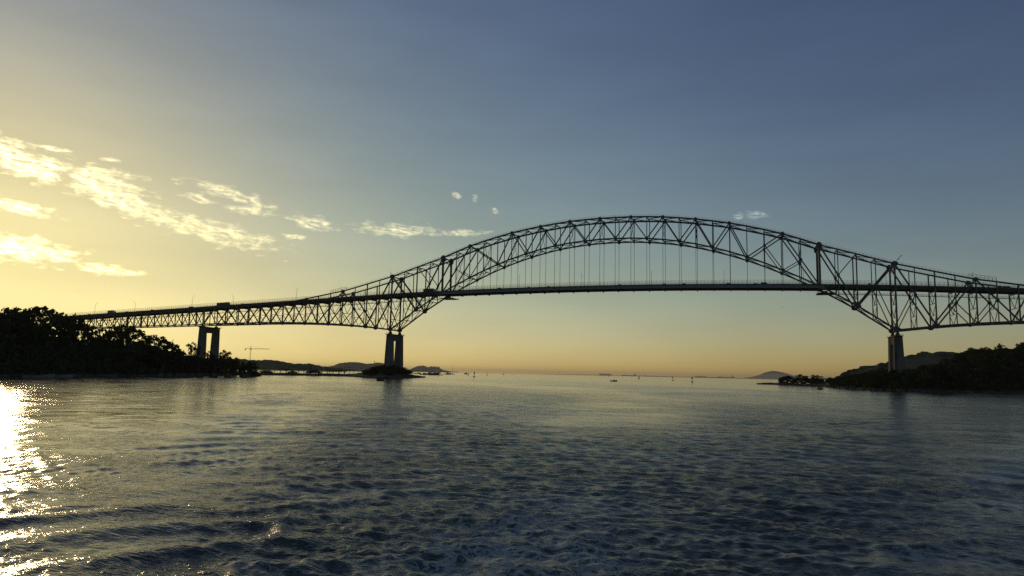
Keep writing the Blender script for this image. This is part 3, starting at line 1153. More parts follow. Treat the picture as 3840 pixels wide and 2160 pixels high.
def make_variant(kind, seed):
    """unit tree: about 10 m wide crown, height 10 (scaled when placed)"""
    r = random.Random(seed)
    tr = MB()
    clumps = []
    if kind == 'umbrella':               # wide flat-domed rain tree, airy underneath
        nlimb = 7
        fork = Vector((0, 0, 4.2))
        tr.tube([(0, 0, -1.5), (.05, 0, 2), fork], [.5, .36, .32], 7)
        for i in range(nlimb):
            a = 6.283 * i / nlimb + r.uniform(-.3, .3)
            L = r.uniform(3.6, 5.0)
            e = Vector((math.cos(a) * L, math.sin(a) * L, 8.2 + r.uniform(-.6, .6) - .10 * L * L * .35))
            m_ = fork.lerp(e, .5) + Vector((0, 0, .5))
            tr.tube([fork, m_, e], [.22, .14, .06], 5)
            for q in range(3):
                b = a + r.uniform(-.6, .6)
                f = m_.lerp(e, r.uniform(.1, .8))
                g = f + Vector((math.cos(b) * r.uniform(.8, 1.8), math.sin(b) * r.uniform(.8, 1.8), r.uniform(.6, 1.6)))
                tr.tube([f, g], [.09, .03], 4)
        for i in range(95):
            a = r.uniform(0, 6.283)
            d = 5.2 * math.sqrt(r.random())
            z = 9.55 - .085 * d * d + r.uniform(-.7, .15)
            clumps.append((math.cos(a) * d, math.sin(a) * d, z, r.uniform(.45, .85)))
        V, F = leaf_cloud(r, clumps, .30, 22, .55)
    elif kind == 'dense':
        tr.tube([(0, 0, -1.5), (.1, 0, 2.4), (0, .1, 5)], [.42, .32, .2], 7)
        for i in range(5):
            a = r.uniform(0, 6.283)
            tr.tube([(0, 0, 2.5 + .4 * i), (math.cos(a) * 1.6, math.sin(a) * 1.6, 4.5 + .5 * i)], [.16, .05], 5)
        lob = [(r.uniform(-2.4, 2.4), r.uniform(-2.4, 2.4), r.uniform(3.6, 7.8), r.uniform(1.4, 2.3)) for _ in range(8)] + [(0, 0, 6.2, 2.8)]
        for (x, y, z, s) in lob:
            for _ in range(17):
                th, ph = r.uniform(0, 6.283), math.acos(r.uniform(-.7, 1))
                k = s * r.uniform(.75, 1.02)
                clumps.append((x + k * math.sin(ph) * math.cos(th), y + k * math.sin(ph) * math.sin(th), z + k * math.cos(ph) * .85, r.uniform(.4, .75)))
        V, F = leaf_cloud(r, clumps, .30, 18, .8)
    elif kind == 'bush':                 # mangrove: crown down to the water line
        for i in range(5):
            a = 6.283 * i / 5
            tr.tube([(math.cos(a) * .8, math.sin(a) * .8, -1.0), (math.cos(a) * .3, math.sin(a) * .3, 2.5), (math.cos(a) * 1.8, math.sin(a) * 1.8, 6)], [.16, .13, .05], 5)
        for _ in range(150):
            th, ph = r.uniform(0, 6.283), math.acos(r.uniform(-.35, 1))
            k = r.uniform(.55, 1.0)
            clumps.append((5 * k * math.sin(ph) * math.cos(th), 5 * k * math.sin(ph) * math.sin(th), 2.6 + 6.6 * k * math.cos(ph) + r.uniform(-.4, .4), r.uniform(.5, .95)))
        V, F = leaf_cloud(r, clumps, .42, 24, .8)
    else:                                # sparse: open crown on a visible trunk
        tr.tube([(0, 0, -1.5), (.15, .05, 3), (.05, 0, 7)], [.34, .26, .1], 6)
        for i in range(9):
            a = r.uniform(0, 6.283)
            z = r.uniform(3.2, 6.8)
            L = r.uniform(1.8, 3.6)
            e = Vector((math.cos(a) * L, math.sin(a) * L, z + r.uniform(.8, 2.2)))
            tr.tube([(.1, 0, z), e], [.12, .04], 5)
            for _ in range(7):
                clumps.append((e.x + r.gauss(0, .6), e.y + r.gauss(0, .6), e.z + r.gauss(.2, .55), r.uniform(.35, .7)))
        for _ in range(22):
            clumps.append((r.gauss(0, .9), r.gauss(0, .9), 8.4 + r.gauss(0, .7), r.uniform(.35, .7)))
        V, F = leaf_cloud(r, clumps, .28, 16, .8)
    A = np.array([tuple(p) for p in V])
    zs = 10.0 / np.percentile(A[:, 2], 99.5)
    rs = 5.2 / np.percentile(np.hypot(A[:, 0], A[:, 1]), 97)
    V = [Vector((p.x * rs, p.y * rs, p.z * zs)) for p in V]
    tr.v = [(a_[0] * rs, a_[1] * rs, a_[2] * zs) for a_ in tr.v]
    cm = MB()
    cm.add(V, F)
    return tr.mesh('trunk', BARK), cm, r


VAR = {}
for kind, n in (('umbrella', 3), ('dense', 3), ('bush', 3), ('sparse', 2)):
    for i in range(n):
        tme, cm, r = make_variant(kind, 100 + 17 * i + len(kind))
        VAR[(kind, i)] = (tme, cm.mesh('crown', LEAF[i % 3]))
TR = random.Random(5)


def tree(name, label, x, y, zg, height, width, kind, group=None, cat='tree', i=None):
    v = VAR[(kind, TR.randrange(2 if kind == 'sparse' else 3) if i is None else i)]
    t = thing(name, label, cat, (x, y, zg), TR.uniform(0, 6.283), group, (width / 10.4, width / 10.4 * TR.uniform(.9, 1.1), height / 10.0))
    place('trunk', v[0], t)
    place('crown', v[1], t)
    return t


# the named crowns along the top of the left bank, front to back from the photograph's left edge
LEFT_TREES = [
    ('rain_tree', 'broad dense dark tree at the far left edge of the left bank', -190, -275, 25.8, 21, 'dense'),
    ('rain_tree', 'airy flat topped tree on the skyline at far left, sun glowing through its crown', -209, -250, 29.4, 22, 'umbrella'),
    ('rain_tree', 'rounded dark tree in front of the bridge where its deck meets the left bank', -185, -253, 25.2, 16, 'dense'),
    ('rain_tree', 'dense lower tree between the far left tree and the bridge end', -174, -271, 22.0, 13, 'dense'),
    ('rain_tree', 'thin crowned tree just right of the bridge end, bright sky through its leaves', -203, -227, 22.4, 13, 'sparse'),
    ('rain_tree', 'wide umbrella tree below the approach truss, sunlight through its branches', -195, -218, 23.6, 19, 'umbrella'),
    ('rain_tree', 'dark tree standing before the umbrella tree below the approach truss', -184, -235, 20.0, 14, 'dense'),
    ('rain_tree', 'flat crowned tree on the slope midway between bridge end and side span pier', -193, -202, 19.6, 17, 'umbrella'),
    ('rain_tree', 'round dense tree on the slope left of the side span pier', -176, -213, 15.2, 15, 'dense'),
    ('tree', 'low spreading tree between the slope and the side span pier', -193, -188, 13.4, 11, 'dense'),
    ('tree', 'ragged tree standing against the left leg of the side span pier', -208, -161, 18.0, 9.5, 'sparse'),
    ('tree', 'small tree seen between the legs of the side span pier', -209, -147, 13.6, 8, 'sparse'),
    ('tree', 'tufted tree just right of the side span pier', -195, -149, 14.2, 10.5, 'sparse'),
    ('tree', 'dark rounded tree at the shore right of the side span pier', -185, -154, 9.8, 9.5, 'dense'),
    ('mangrove_tree', 'round mangrove near the last mooring block off the left bank', -183, -145, 7.9, 9, 'bush'),
    ('mangrove_tree', 'round mangrove at the right end of the left bank woods', -186, -136, 7.4, 9, 'bush'),
]
for nm, lab, x, y, top, w, kd in LEFT_TREES:
    z = gl(x, y)
    tree(nm, lab, x, y, z, top - z, w, kd, 'trees on the left bank skyline')
# the rest of the wood, which reads as one dark mass
AZT = [-75, -54, -52, -50.5, -49, -47.5, -46.1, -45.4, -44.6, -43.6, -42.1, -41.2, -40.3, -39.2, -38.4]
ELT = [.070, .066, .064, .054, .042, .040, .034, .029, .024, .022, .0155, .017, .0115, .006, .003]
r = random.Random(21)
cnt = 0
while cnt < 130:
    if cnt < 90:
        x, y = r.uniform(-258, -148), r.uniform(-470, -170)
    else:
        x, y = r.uniform(-240, -165), r.uniform(-215, -95)
    sdv = float(poly_sd(np.array([x]), np.array([y]), LEFT_POLY)[0])
    if sdv < 2.0:
        continue
    # skyline the photograph shows, falling to the right
    ang = math.degrees(math.atan2(x - CAM.x, y - CAM.y))
    dist = math.hypot(x - CAM.x, y - CAM.y)
    top = 4.78 + np.interp(ang, AZT, ELT) * dist * r.uniform(.45, .82)
    z = gl(x, y)
    h = min(top - z, 14)
    if h < 2.2 or ang > -38.8:
        continue
    tree('tree', 'dark tree in the packed wood that covers the left bank slope', x, y, z, h, h * r.uniform(.8, 1.15) + 2.5, r.choice(['dense', 'dense', 'bush', 'umbrella']),
         'packed wood on the left bank')
    cnt += 1


def thicket(name, label, poly, gz, region, n, hmax, seed, m):
    """knee to house high scrub nobody could count: leaf clumps over the ground"""
    r_ = random.Random(seed)
    cl = []
    while len(cl) < n:
        x, y = r_.uniform(region[0], region[1]), r_.uniform(region[2], region[3])
        s = float(poly_sd(np.array([x]), np.array([y]), poly)[0])
        if s < .6 or s > region[4]:
            continue
        z = gz(x, y)
        hh = hmax(x, y, s)
        cl.append((x, y, z + r_.uniform(0, 1) ** .7 * hh, r_.uniform(.9, 1.9)))
    V, F = leaf_cloud(r_, cl, .62, 11, .8)
    mb = MB()
    mb.add(V, F)
    return tag(mb.build(name, m), label, 'scrub', kind='stuff')


thicket('undergrowth', 'dark scrub and vines along the foot of the left bank woods', LEFT_POLY, gl, (-215, -146, -420, -125, 26), 2600,
        lambda x, y, s: min(1.2 + .5 * s, 8.5) * (.6 if y > -185 else 1), 31, LEAF[0])
thicket('undergrowth', 'dark scrub along the foot of the right hillside', RIGHT_POLY, gr, (136, 330, -85, 60, 40), 3000,
        lambda x, y, s: min(1.0 + .45 * s, 6.5), 32, LEAF[0])

# breakwater and islet
for lab, x, y, top, w, kd in (
        ('low spreading tree on the breakwater nearest the left bank woods', -238, -57, 3.3, 10, 'bush'),
        ('ragged low tree with two crowns on the middle of the breakwater', -230, -45, 4.6, 10.5, 'umbrella'),
        ('small bush leaning beside the ragged tree on the breakwater', -226.5, -42.5, 3.0, 7, 'bush'),
        ('tiny bush on the breakwater before the round one', -223.5, -26.5, 3.1, 5, 'bush'),
        ('round bushy tree on the breakwater left of the double crowned pair', -219.5, -24, 4.3, 8, 'bush'),
        ('left tree of the umbrella crowned pair beside the islet', -214, -14, 4.5, 8, 'umbrella'),
        ('right tree of the umbrella crowned pair beside the islet', -209, -9, 4.6, 10, 'umbrella')):
    z = max(gl(x, y), .6)
    tree('shore_tree', lab, x, y, z, top - z, w, kd, 'trees on the breakwater', i=None)
for x, y, top, w in ((-163, -42, 5.0, 12), (-155, -45, 7.4, 12), (-148, -50, 7.9, 11), (-143, -47, 7.6, 10.5), (-142, -35, 6.8, 9), (-144.5, -22, 5.3, 7),
                     (-158, -30, 6.5, 12), (-166, -22, 5.6, 11), (-150, -66, 4.4, 8), (-140, -62, 4.6, 8), (-152, -15, 5.8, 9)):
    z = max(gl(x, y), .6)
    tree('mangrove_tree', 'mangrove in the dome of trees around the left arch pier', x, y, z, max((top - z) * 1.12, 2.4), w * 1.1, 'bush', 'mangroves on the pier islet')

# right spit and hillside
for lab, x, y, top, w, kd in (
        ('outermost round tree on the right spit', 117, 155, 7.6, 14.5, 'bush'),
        ('largest round tree on the right spit, second from its tip', 127.5, 143, 8.8, 16.5, 'bush'),
        ('round tree on the right spit behind the channel buoy', 136.5, 123, 8.6, 12.5, 'bush'),
        ('small feathery tree on the right spit next to the hillside', 141, 112, 6.5, 9, 'sparse'),
        ('low bush where the right spit joins the hillside', 141.5, 24, 4.2, 8, 'bush')):
    z = max(gr(x, y), .6)
    tree('shore_tree', lab, x, y, z, top - z, w, kd, 'trees on the right spit')
r = random.Random(9)
cnt = 0
while cnt < 150:
    x, y = r.uniform(137, 330), r.uniform(-82, 160)
    sdv = float(poly_sd(np.array([x]), np.array([y]), RIGHT_POLY)[0])
    if sdv < 2.2 or (abs(x - 172) < 7 and -12 < y < 30):
        continue
    ang = math.degrees(math.atan2(x - CAM.x, y - CAM.y))
    if ang > 30:
        continue
    dist = math.hypot(x - CAM.x, y - CAM.y)
    lim = np.interp(ang, [4.5, 6.3, 8.4, 10.0, 11.3, 13.0, 14.0, 15.2, 18, 30], [.002, .005, .0115, .015, .0175, .029, .034, .045, .051, .062])
    z = gr(x, y)
    h = min(4.78 + lim * dist - r.uniform(0, 1.8) - z, r.uniform(8, 13))
    if h < 2.0:
        continue
    tree('hillside_tree', 'tree in the dark wood covering the right hillside', x, y, z, h, h * r.uniform(.8, 1.1) + 2, r.choice(['dense', 'dense', 'bush', 'umbrella', 'sparse']),
         'wood on the right hillside')
    cnt += 1
for x, y, top, w, kd, lab in ((240, 52, 30.5, 11, 'sparse', 'feathery tree on the crest of the right hillside'), (258, 62, 32.5, 12, 'sparse', 'tall tufted tree at the right edge of the hillside crest'),
                              (231, 45, 26.5, 12, 'dense', 'round tree below the crest of the right hillside')):
    z = gr(x, y)
    tree('hillside_tree', lab, x, y, z, top - z, w, kd, 'trees on the right hillside crest')

# ------------------------------------------------------------------ lamps on the bridge


def lamp(x, y, label):
    z = DZ(x)
    s = 1 if y < 7 else -1
    t = thing('street_lamp', label, 'street lamp', (x, y, z), 0, 'street lamps along the bridge deck')
    MB().tube([(0, 0, -.1), (0, 0, 5.5), (0, s * .25, 8.2), (0, s * .9, 9.6), (0, s * 1.6, 10.2)], [.13, .10, .085, .07, .06], 6).build('pole', STEEL_D, t)
    MB().taper((0, s * 2.0, 10.15), (.32, 1.0, 0), (0, s * 2.0, 10.32), (.2, .8, 0)).build('lamp_head', STEEL_D, t)
    MB().box((-.55, s * .3, 8.6), (1.1, .08, .08)).build('bracket', STEEL_D, t)


for x, y, lab in ((-471.5, 1.85, 'leftmost street lamp on the bridge, above the wooded bank'), (-437.5, 13.45, 'second street lamp from the left end of the bridge, behind the box truck'),
                  (-363.0, 1.85, 'third street lamp from the left end of the bridge, before the long bus'), (-330.5, 13.45, 'fourth street lamp from the left, just right of the long bus'),
                  (-259.0, 1.85, 'street lamp over the left side span where the top chord emerges'), (-224.5, 13.45, 'street lamp behind the access frame at the foot of the left top chord'),
                  (-163.5, 13.45, 'street lamp just right of the left arch pier'), (-117.0, 1.85, 'street lamp between the first hangers at the left end of the arch'),
                  (-70.0, 1.85, 'leftmost street lamp standing clear among the arch hangers'), (-26.5, 13.45, 'street lamp left of the arch crown among the hangers'),
                  (24.5, 1.85, 'street lamp right of the arch crown among the hangers'), (71.6, 13.45, 'rightmost street lamp standing clear among the arch hangers'),
                  (120.3, 1.85, 'street lamp beside the heavy right arch post'), (169.2, 13.45, 'street lamp just left of the right arch pier'),
                  (216.3, 13.45, 'rightmost street lamp, behind the right access frame')):
    lamp(x, y, lab)

# ------------------------------------------------------------------ traffic


def wheels(t, xs, r_, half):
    for x in xs:
        for s in (-1, 1):
            mb = MB()
            mb.loft([[(x + r_ * k * math.cos(6.2832 * j / 12), s * half + q, r_ + r_ * k * math.sin(6.2832 * j / 12)) for j in range(12)] for k, q in ((.9, -.11), (1, -.06), (1, .06), (.9, .11))])
            mb.build('wheel', TYRE, t)


def side_prof(prof, half, inset):
    """body from a side profile (x, z, inset factor)"""
    mb = MB()
    mb.loft([[(x, -half * k, z) for x, z, k in prof], [(x, half * k, z) for x, z, k in prof]])
    return mb


def car(x, y, m, label, L=4.4, H=1.45, kind='car'):
    slope = (DZ(x + 1) - DZ(x - 1)) / 2
    t = thing(kind, label, kind, (x, y, DZ(x) - .86), 0, 'traffic crossing the bridge')
    t.rotation_euler = (0, -math.atan(slope), 0)
    side_prof([(-L / 2, .3, .95), (L / 2, .3, .95), (L / 2, .68, .96), (L * .30, .88, 1), (-L / 2 + .1, .92, 1), (-L / 2, .7, .97)], .88, 0).build('body', m, t)
    if kind == 'pickup':
        cab = [(-.15, .9, .97), (L * .30, .9, .97), (L * .17, H, .84), (.05, H, .84)]
    elif kind == 'van':
        cab = [(-L / 2 + .05, .9, .98), (L * .40, .9, .98), (L * .22, H, .86), (-L / 2 + .12, H, .88)]
    else:
        cab = [(-L * .40, .9, .96), (L * .30, .88, .96), (L * .10, H, .80), (-L * .24, H, .80)]
    side_prof(cab, .86, 0).build('cabin', m, t)
    (x0, z0, k0), (x1, z1, k1), (x2, z2, k2), (x3, z3, k3) = cab
    for s in (-1, 1):
        mb = MB()
        pts = [(x0 + .25, z0 + .05, k0), (x1 - .25, z0 + .05, k0), (x2 - .05, z2 - .08, k2), (x3 + .08, z2 - .08, k2)]
        o = .868
        q = [(a, s * o * k, b) for a, b, k in pts]
        mb.add(q, [(0, 1, 2, 3) if s < 0 else (3, 2, 1, 0)])
        mb.build('side_window', GLASSM, t)
    wheels(t, (-L * .31, L * .31), .32, .78)
    return t


def truck(x, y, m, label, L, H, kind, name, cabl=2.0):
    slope = (DZ(x + 1) - DZ(x - 1)) / 2
    t = thing(name, label, kind, (x, y, DZ(x) - .86), 0, 'traffic crossing the bridge')
    t.rotation_euler = (0, -math.atan(slope), 0)
    if name == 'bus':
        side_prof([(-L / 2, .45, .98), (L / 2, .45, .98), (L / 2, 1.4, .98), (L / 2 - .35, H - .1, .93), (L / 2 - .8, H, .88), (-L / 2 + .3, H, .88), (-L / 2, H - .2, .93)], 1.25, 0).build('body', m, t)
        for s in (-1, 1):
            for i in range(8):
                x0 = -L / 2 + .5 + i * (L - 1.2) / 8
                w = (L - 1.2) / 8 - .14
                MB().box((x0 + w / 2, s * 1.228, 2.05), (w, .04, .85)).build('window', GLASSM, t)
        wheels(t, (-L * .30, L * .33), .5, 1.12)
    else:
        MB().box((-(cabl + .2) / 2, 0, .95 + (H - .95) / 2), (L - cabl - .2, 2.45, H - .95)).build('cargo_box', m, t)
        side_prof([(L / 2 - cabl, .5, .96), (L / 2, .5, .96), (L / 2, 1.5, .96), (L / 2 - .35, 2.55, .9), (L / 2 - cabl, 2.6, .9)], 1.2, 0).build('cab', CARP[1], t)
        MB().box((0, 0, .72), (L - .3, 1.0, .26)).build('chassis', TYRE, t)
        MB().box((L / 2 - .12, 0, 1.95), (.3, 1.8, .7)).build('windscreen', GLASSM, t)
        wheels(t, (-L * .34, -L * .34 + 1.1, L / 2 - cabl * .6), .48, 1.1)
    return t


truck(-453.8, 4.2, CARP[5], 'dark box truck near the left end of the bridge', 7.6, 3.3, 'truck', 'box_truck')
truck(-332.2, 4.2, CARP[4], 'long dark bus left of the fourth street lamp', 12.2, 3.35, 'bus', 'bus')
truck(-141.7, 4.2, CARP[2], 'long flat topped lorry between the left pier and the heavy left arch post', 10.2, 3.2, 'truck', 'lorry')
for x, y, c, L, H, kd, lab in (
        (-480.0, 4.2, 2, 4.4, 1.5, 'car', 'car at the far left end of the bridge, just above the trees'),
        (-462.0, 10.8, 5, 4.4, 1.5, 'car', 'car just left of the dark box truck'),
        (-436.5, 4.2, 5, 4.4, 1.5, 'car', 'car just right of the dark box truck'),
        (-407.5, 4.2, 4, 4.4, 1.5, 'car', 'car midway between the box truck and the side span pier'),
        (-365.5, 4.2, 2, 4.8, 1.9, 'van', 'dark van over the side span pier, by the third street lamp'),
        (-312.0, 4.2, 0, 4.4, 1.5, 'car', 'car following right behind the long bus'),
        (-236.0, 10.8, 3, 4.4, 1.5, 'car', 'car on the left side span beside the rising top chord'),
        (-85.6, 4.2, 2, 4.5, 1.5, 'car', 'dark car between the left arch hangers nearest the heavy post'),
        (-63.2, 4.2, 5, 4.4, 1.45, 'car', 'low car under the left shoulder of the arch'),
        (-48.3, 4.2, 4, 4.4, 1.45, 'car', 'car left of the arch crown, third from the lorry'),
        (2.8, 4.2, 2, 4.8, 1.55, 'car', 'car directly under the crown of the arch'),
        (33.3, 4.2, 3, 4.4, 1.45, 'car', 'car just right of the arch crown'),
        (46.1, 4.2, 2, 4.5, 1.6, 'car', 'dark car right of the street lamp under the right half of the arch'),
        (74.6, 4.2, 5, 4.5, 1.6, 'car', 'car passing the rightmost clear street lamp'),
        (91.5, 4.2, 0, 4.3, 1.45, 'car', 'low car right behind the van under the right half of the arch'),
        (96.9, 4.2, 2, 4.8, 1.95, 'van', 'dark van under the right half of the arch'),
        (120.7, 4.2, 4, 4.5, 1.5, 'car', 'car at the foot of the heavy right arch post'),
        (157.6, 4.2, 2, 5.4, 1.95, 'pickup', 'pickup passing just before the right arch pier'),
        (231.0, 4.2, 5, 5.0, 1.9, 'van', 'van at the right edge of view on the right side span')):
    car(x, y, CARP[c], lab, L, H, kd)

# ------------------------------------------------------------------ flags and birds on the bridge
for k, dx, lab in ((0, -1, 'ragged flag on a slanting pole at the top of the left pier post'), (32, 1, 'furled flag on a slanting pole at the top of the right pier post')):
    p = nodeT(k, YN)
    t = thing('flag', lab, 'flag', tuple(p + Vector((0, 0, .6))), 0, 'flags on the pier posts')
    e = Vector((dx * 4.2, 0, 4.6)) if k else Vector((-2.6, 0, 3.6))
    MB().tube([(0, 0, 0), e], [.09, .05], 5).build('flagpole', STEEL_D, t)
    a, b = e * .35, e * .98
    mb = MB()
    for i in range(5):
        q = a.lerp(b, i / 4)
        mb.v += [tuple(q + Vector((0, .04 * math.sin(2 * i), -.04))), tuple(q + Vector((.25 * math.sin(i * 1.9) + .15, .1 * math.sin(3 * i), -(.7 if k == 0 else .35) * math.sin(.5 + i * .6))))]
    n = len(mb.v) // 2
    mb.f = [(2 * i, 2 * i + 1, 2 * i + 3, 2 * i + 2) for i in range(n - 1)]
    o = mb.build('flag_cloth', CLOTH, t)
    so = o.modifiers.new('thickness', 'SOLIDIFY')
    so.thickness = .05


def bird(p, label, span, flying=True, rz=0.0):
    t = thing('bird', label, 'bird', p, rz, 'birds around the bridge')
    MB().loft([[(x, r_ * .8 * math.cos(6.2832 * j / 8), r_ * math.sin(6.2832 * j / 8) + dz) for j in range(8)] for x, r_, dz in
               ((-span * .22, .02, 0), (-span * .12, span * .05, 0), (0, span * .07, 0), (span * .1, span * .05, .02), (span * .17, span * .035, .04), (span * .22, .01, .03))]).build('body', FEATHER, t, True)
    if flying:
        for s in (-1, 1):
            mb = MB()
            mb.loft([[(c - w / 2, s * yy * span, zz * span), (c + w / 2, s * yy * span, zz * span), (c + w / 2, s * yy * span, zz * span + .02), (c - w / 2, s * yy * span, zz * span + .02)]
                     for c, w, yy, zz in ((0, span * .16, .04, .02), (span * .03, span * .15, .22, .09), (-span * .03, span * .09, .40, .04), (-span * .08, .02, .5, -.04))])
            mb.build('wing', FEATHER, t)
    else:
        MB().tube([(-.1, 0, 0), (-.05, 0, -span * .25)], [.03, .03], 5).build('leg', FEATHER, t)
    return t


bird((98.9, -175.7, 33.4), 'bird gliding below the right part of the deck', 1.9, True, math.radians(80))
bird((-70.1, 0.1, 6.2), 'small bird flying low over the water near the horizon', 1.2, True, math.radians(20))
bird((-104.6, 198.6, 9.2), 'distant bird flying low left of the far ships', 1.4, True, math.radians(70))
for k, f, lab in ((15, .95, 'large bird perched on the crown of the arch'), (0, .75, 'bird perched on the top chord right of the left flag'), (31, .5, 'bird perched on the top chord left of the right flag')):
    p = nodeT(k, YN).lerp(nodeT(k + 1, YN), f)
    b_ = bird(tuple(p + Vector((0, 0, 1.15))), lab, 2.2, False, .6)
    b_.rotation_euler = (0, math.radians(-55), .6)

# ------------------------------------------------------------------ mooring blocks off the left bank
BLK = [(-138.9, -251.2, 2.0, 'first mooring block from the left, close to the bank'), (-139.1, -246.6, 2.1, 'second mooring block from the left'),
       (-139.3, -241.6, 2.0, 'third mooring block from the left'), (-139.5, -238.0, 2.2, 'fourth mooring block from the left'),
       (-139.6, -234.0, 2.3, 'fifth mooring block from the left'), (-139.9, -228.6, 4.2, 'widest mooring block, in line with the left pier leg'),
       (-140.3, -219.6, 3.1, 'mooring block in line with the right leg of the side span pier'), (-140.7, -210.2, 3.0, 'second last mooring block before the open water'),
       (-141.2, -198.4, 2.3, 'last mooring block to the right, standing alone off the bank')]
for x, y, w, lab in BLK:
    t = thing('mooring_block', lab, 'mooring block', (x, y, -1.2), math.radians(-38), 'concrete mooring blocks off the left bank')
    mb = MB()
    mb.taper((0, 0, 0), (w * 1.02, 2.6, 0), (0, 0, 2.75), (w, 2.4, 0))
    mb.build('block', ROCK, t)
    MB().box((0, 0, 2.85), (w * 1.06, 2.55, .2)).build('cap', ROCK, t)
    MB().lathe([(.22, 2.95), (.18, 3.2), (.3, 3.3), (.3, 3.4), (.05, 3.42)], 8).build('bollard', STEEL_D, t)
    for s in (-1, 1):
        MB().box((s * w * .3, -1.36, 1.8), (.28, .18, 1.5)).build('fender', TYRE, t)


# ------------------------------------------------------------------ boats
def hull_mesh(L, B, D, sheer=.25, draft=.25, flat=.75):
    """open or decked hull: stations from stern (-L/2) to bow (L/2)"""
    mb = MB()
    rings = []
    for i in range(9):
        u = i / 8
        x = -L / 2 + L * u
        w = B / 2 * (1 - max(0, (u - .45) / .55) ** 2.4) * (.86 + .14 * min(1, u * 4))
        w = max(w, .04)
        top = D + sheer * (max(0, u - .3) / .7) ** 2 * D * 1.6
        keel = -draft * (1 - max(0, (u - .7) / .3) ** 2)
        rings.append([(x, -w, top), (x, -w * flat, keel + .15), (x, 0, keel), (x, w * flat, keel + .15), (x, w, top), (x, w * .85, top), (x, 0, top - .12), (x, -w * .85, top)])
    return mb.loft(rings)


def panga(x, y, rz, L, m, label):
    t = thing('skiff', label, 'boat', (x, y, .0), rz, 'open skiffs moored along the left bank')
    hull_mesh(L, 1.9, .75, .5).build('hull', m, t)
    for q in (-.22, .02, .24):
        MB().box((L * q, 0, .68), (.3, 1.5, .06)).build('thwart', HULL_W, t)
    mb = MB()
    mb.box((-L / 2 - .15, 0, .75), (.35, .4, .7))
    mb.box((-L / 2 - .2, 0, .1), (.16, .14, .9))
    mb.build('outboard_motor', STEEL_D, t)


panga(-141.3, -300.5, math.radians(62), 9.2, HULL_G, 'grey open skiff at the far left of the left bank')
panga(-142.4, -291.5, math.radians(66), 7.2, HULL_G, 'second open skiff along the left bank')
panga(-143.8, -272.5, math.radians(60), 9.0, HULL_D, 'dark open skiff moored before the wood on the left bank')
panga(-172.0, -160.0, math.radians(20), 4.4, HULL_D, 'small dinghy right of the last mooring block')


def workboat(x, y, rz, L, label, m=HULL_D, house=1.0, name='tugboat'):
    t = thing(name, label, 'boat', (x, y, 0), rz, 'working boats anchored beyond the bridge')
    hull_mesh(L, L * .3, L * .11, .8, .6, .8).build('hull', m, t)
    d = L * .11
    MB().taper((-L * .02, 0, d), (L * .42, L * .2, 0), (-L * .03, 0, d + L * .12 * house), (L * .38, L * .18, 0)).build('deckhouse', HULL_W, t)
    w = MB().taper((L * .06, 0, d + L * .12 * house), (L * .17, L * .16, 0), (L * .05, 0, d + L * .24 * house), (L * .14, L * .15, 0)).build('wheelhouse', HULL_W, t)
    for s in (-1, 1):
        MB().box((L * .055, s * L * .079, d + L * .19 * house), (L * .1, L * .012, L * .04)).build('window', GLASSM, w)
    MB().box((L * .142, 0, d + L * .19 * house), (L * .012, L * .12, L * .04)).build('window', GLASSM, w)
    MB().tube([(-L * .1, 0, d + L * .1), (-L * .12, 0, d + L * .27 * house)], [L * .035, L * .03], 8).build('funnel', STEEL_D, t)
    MB().tube([(L * .04, 0, d + L * .24 * house), (L * .04, 0, d + L * .40 * house)], [L * .008, L * .005], 5).build('mast', STEEL_D, t)
    MB().tube([(-L * .5, 0, d + .4), (-L * .2, 0, d + .4)], [.06, .06], 5).build('tow_rail', STEEL_D, t)
    return t


workboat(-473.0, 801, math.radians(25), 13.5, 'left tugboat beyond the islet, in front of the far wooded point', HULL_D, 1.1)
workboat(-597.0, 1203, math.radians(170), 12.5, 'right tugboat further out, beside the leaning small buoy', HULL_D, 1.0)
workboat(-508.0, 742, math.radians(40), 10.5, 'two masted launch left of the thatched barge', HULL_D, .8, 'launch')


def sailboat(x, y, L, H, label, rz):
    t = thing('sailboat', label, 'sailboat', (x, y, 0), rz, 'sailing boats with bare masts beyond the islet')
    hull_mesh(L, L * .28, L * .09, .5, .5).build('hull', HULL_W, t)
    MB().taper((0, 0, L * .09), (L * .4, L * .17, 0), (0, 0, L * .15), (L * .34, L * .13, 0)).build('cabin', HULL_W, t)
    MB().tube([(L * .06, 0, L * .09), (L * .06, 0, H)], [.16, .08], 6).build('mast', STEEL_D, t)
    MB().tube([(L * .06, 0, L * .2), (-L * .36, 0, L * .2)], [.08, .08], 5).build('boom', STEEL_D, t)
    MB().tube([(L * .06, 0, H * .97), (L * .5, 0, L * .14)], [.03, .03], 4).build('forestay', WIRE, t)
    MB().tube([(L * .06, 0, H * .97), (-L * .48, 0, L * .12)], [.03, .03], 4).build('backstay', WIRE, t)
    MB().box((L * .06, 0, H * .6), (.08, L * .16, .08)).build('spreader', STEEL_D, t)


sailboat(-495.4, 874.8, 10.5, 21.5, 'tall masted sailing boat right of the left tugboat', math.radians(35))
sailboat(-512.5, 733.0, 8.0, 12.0, 'sailing boat with the left of the two thin masts by the thatched barge', math.radians(30))
sailboat(-506.0, 726.0, 8.0, 11.0, 'sailing boat with the right of the two thin masts by the thatched barge', math.radians(50))
sailboat(-620.0, 1560.0, 9.0, 13.0, 'faint sailing boat just right of the right tugboat', math.radians(80))
sailboat(225.0, 6100.0, 14.0, 26.0, 'tiny white sailing boat before the foot of the far right hill', math.radians(20))

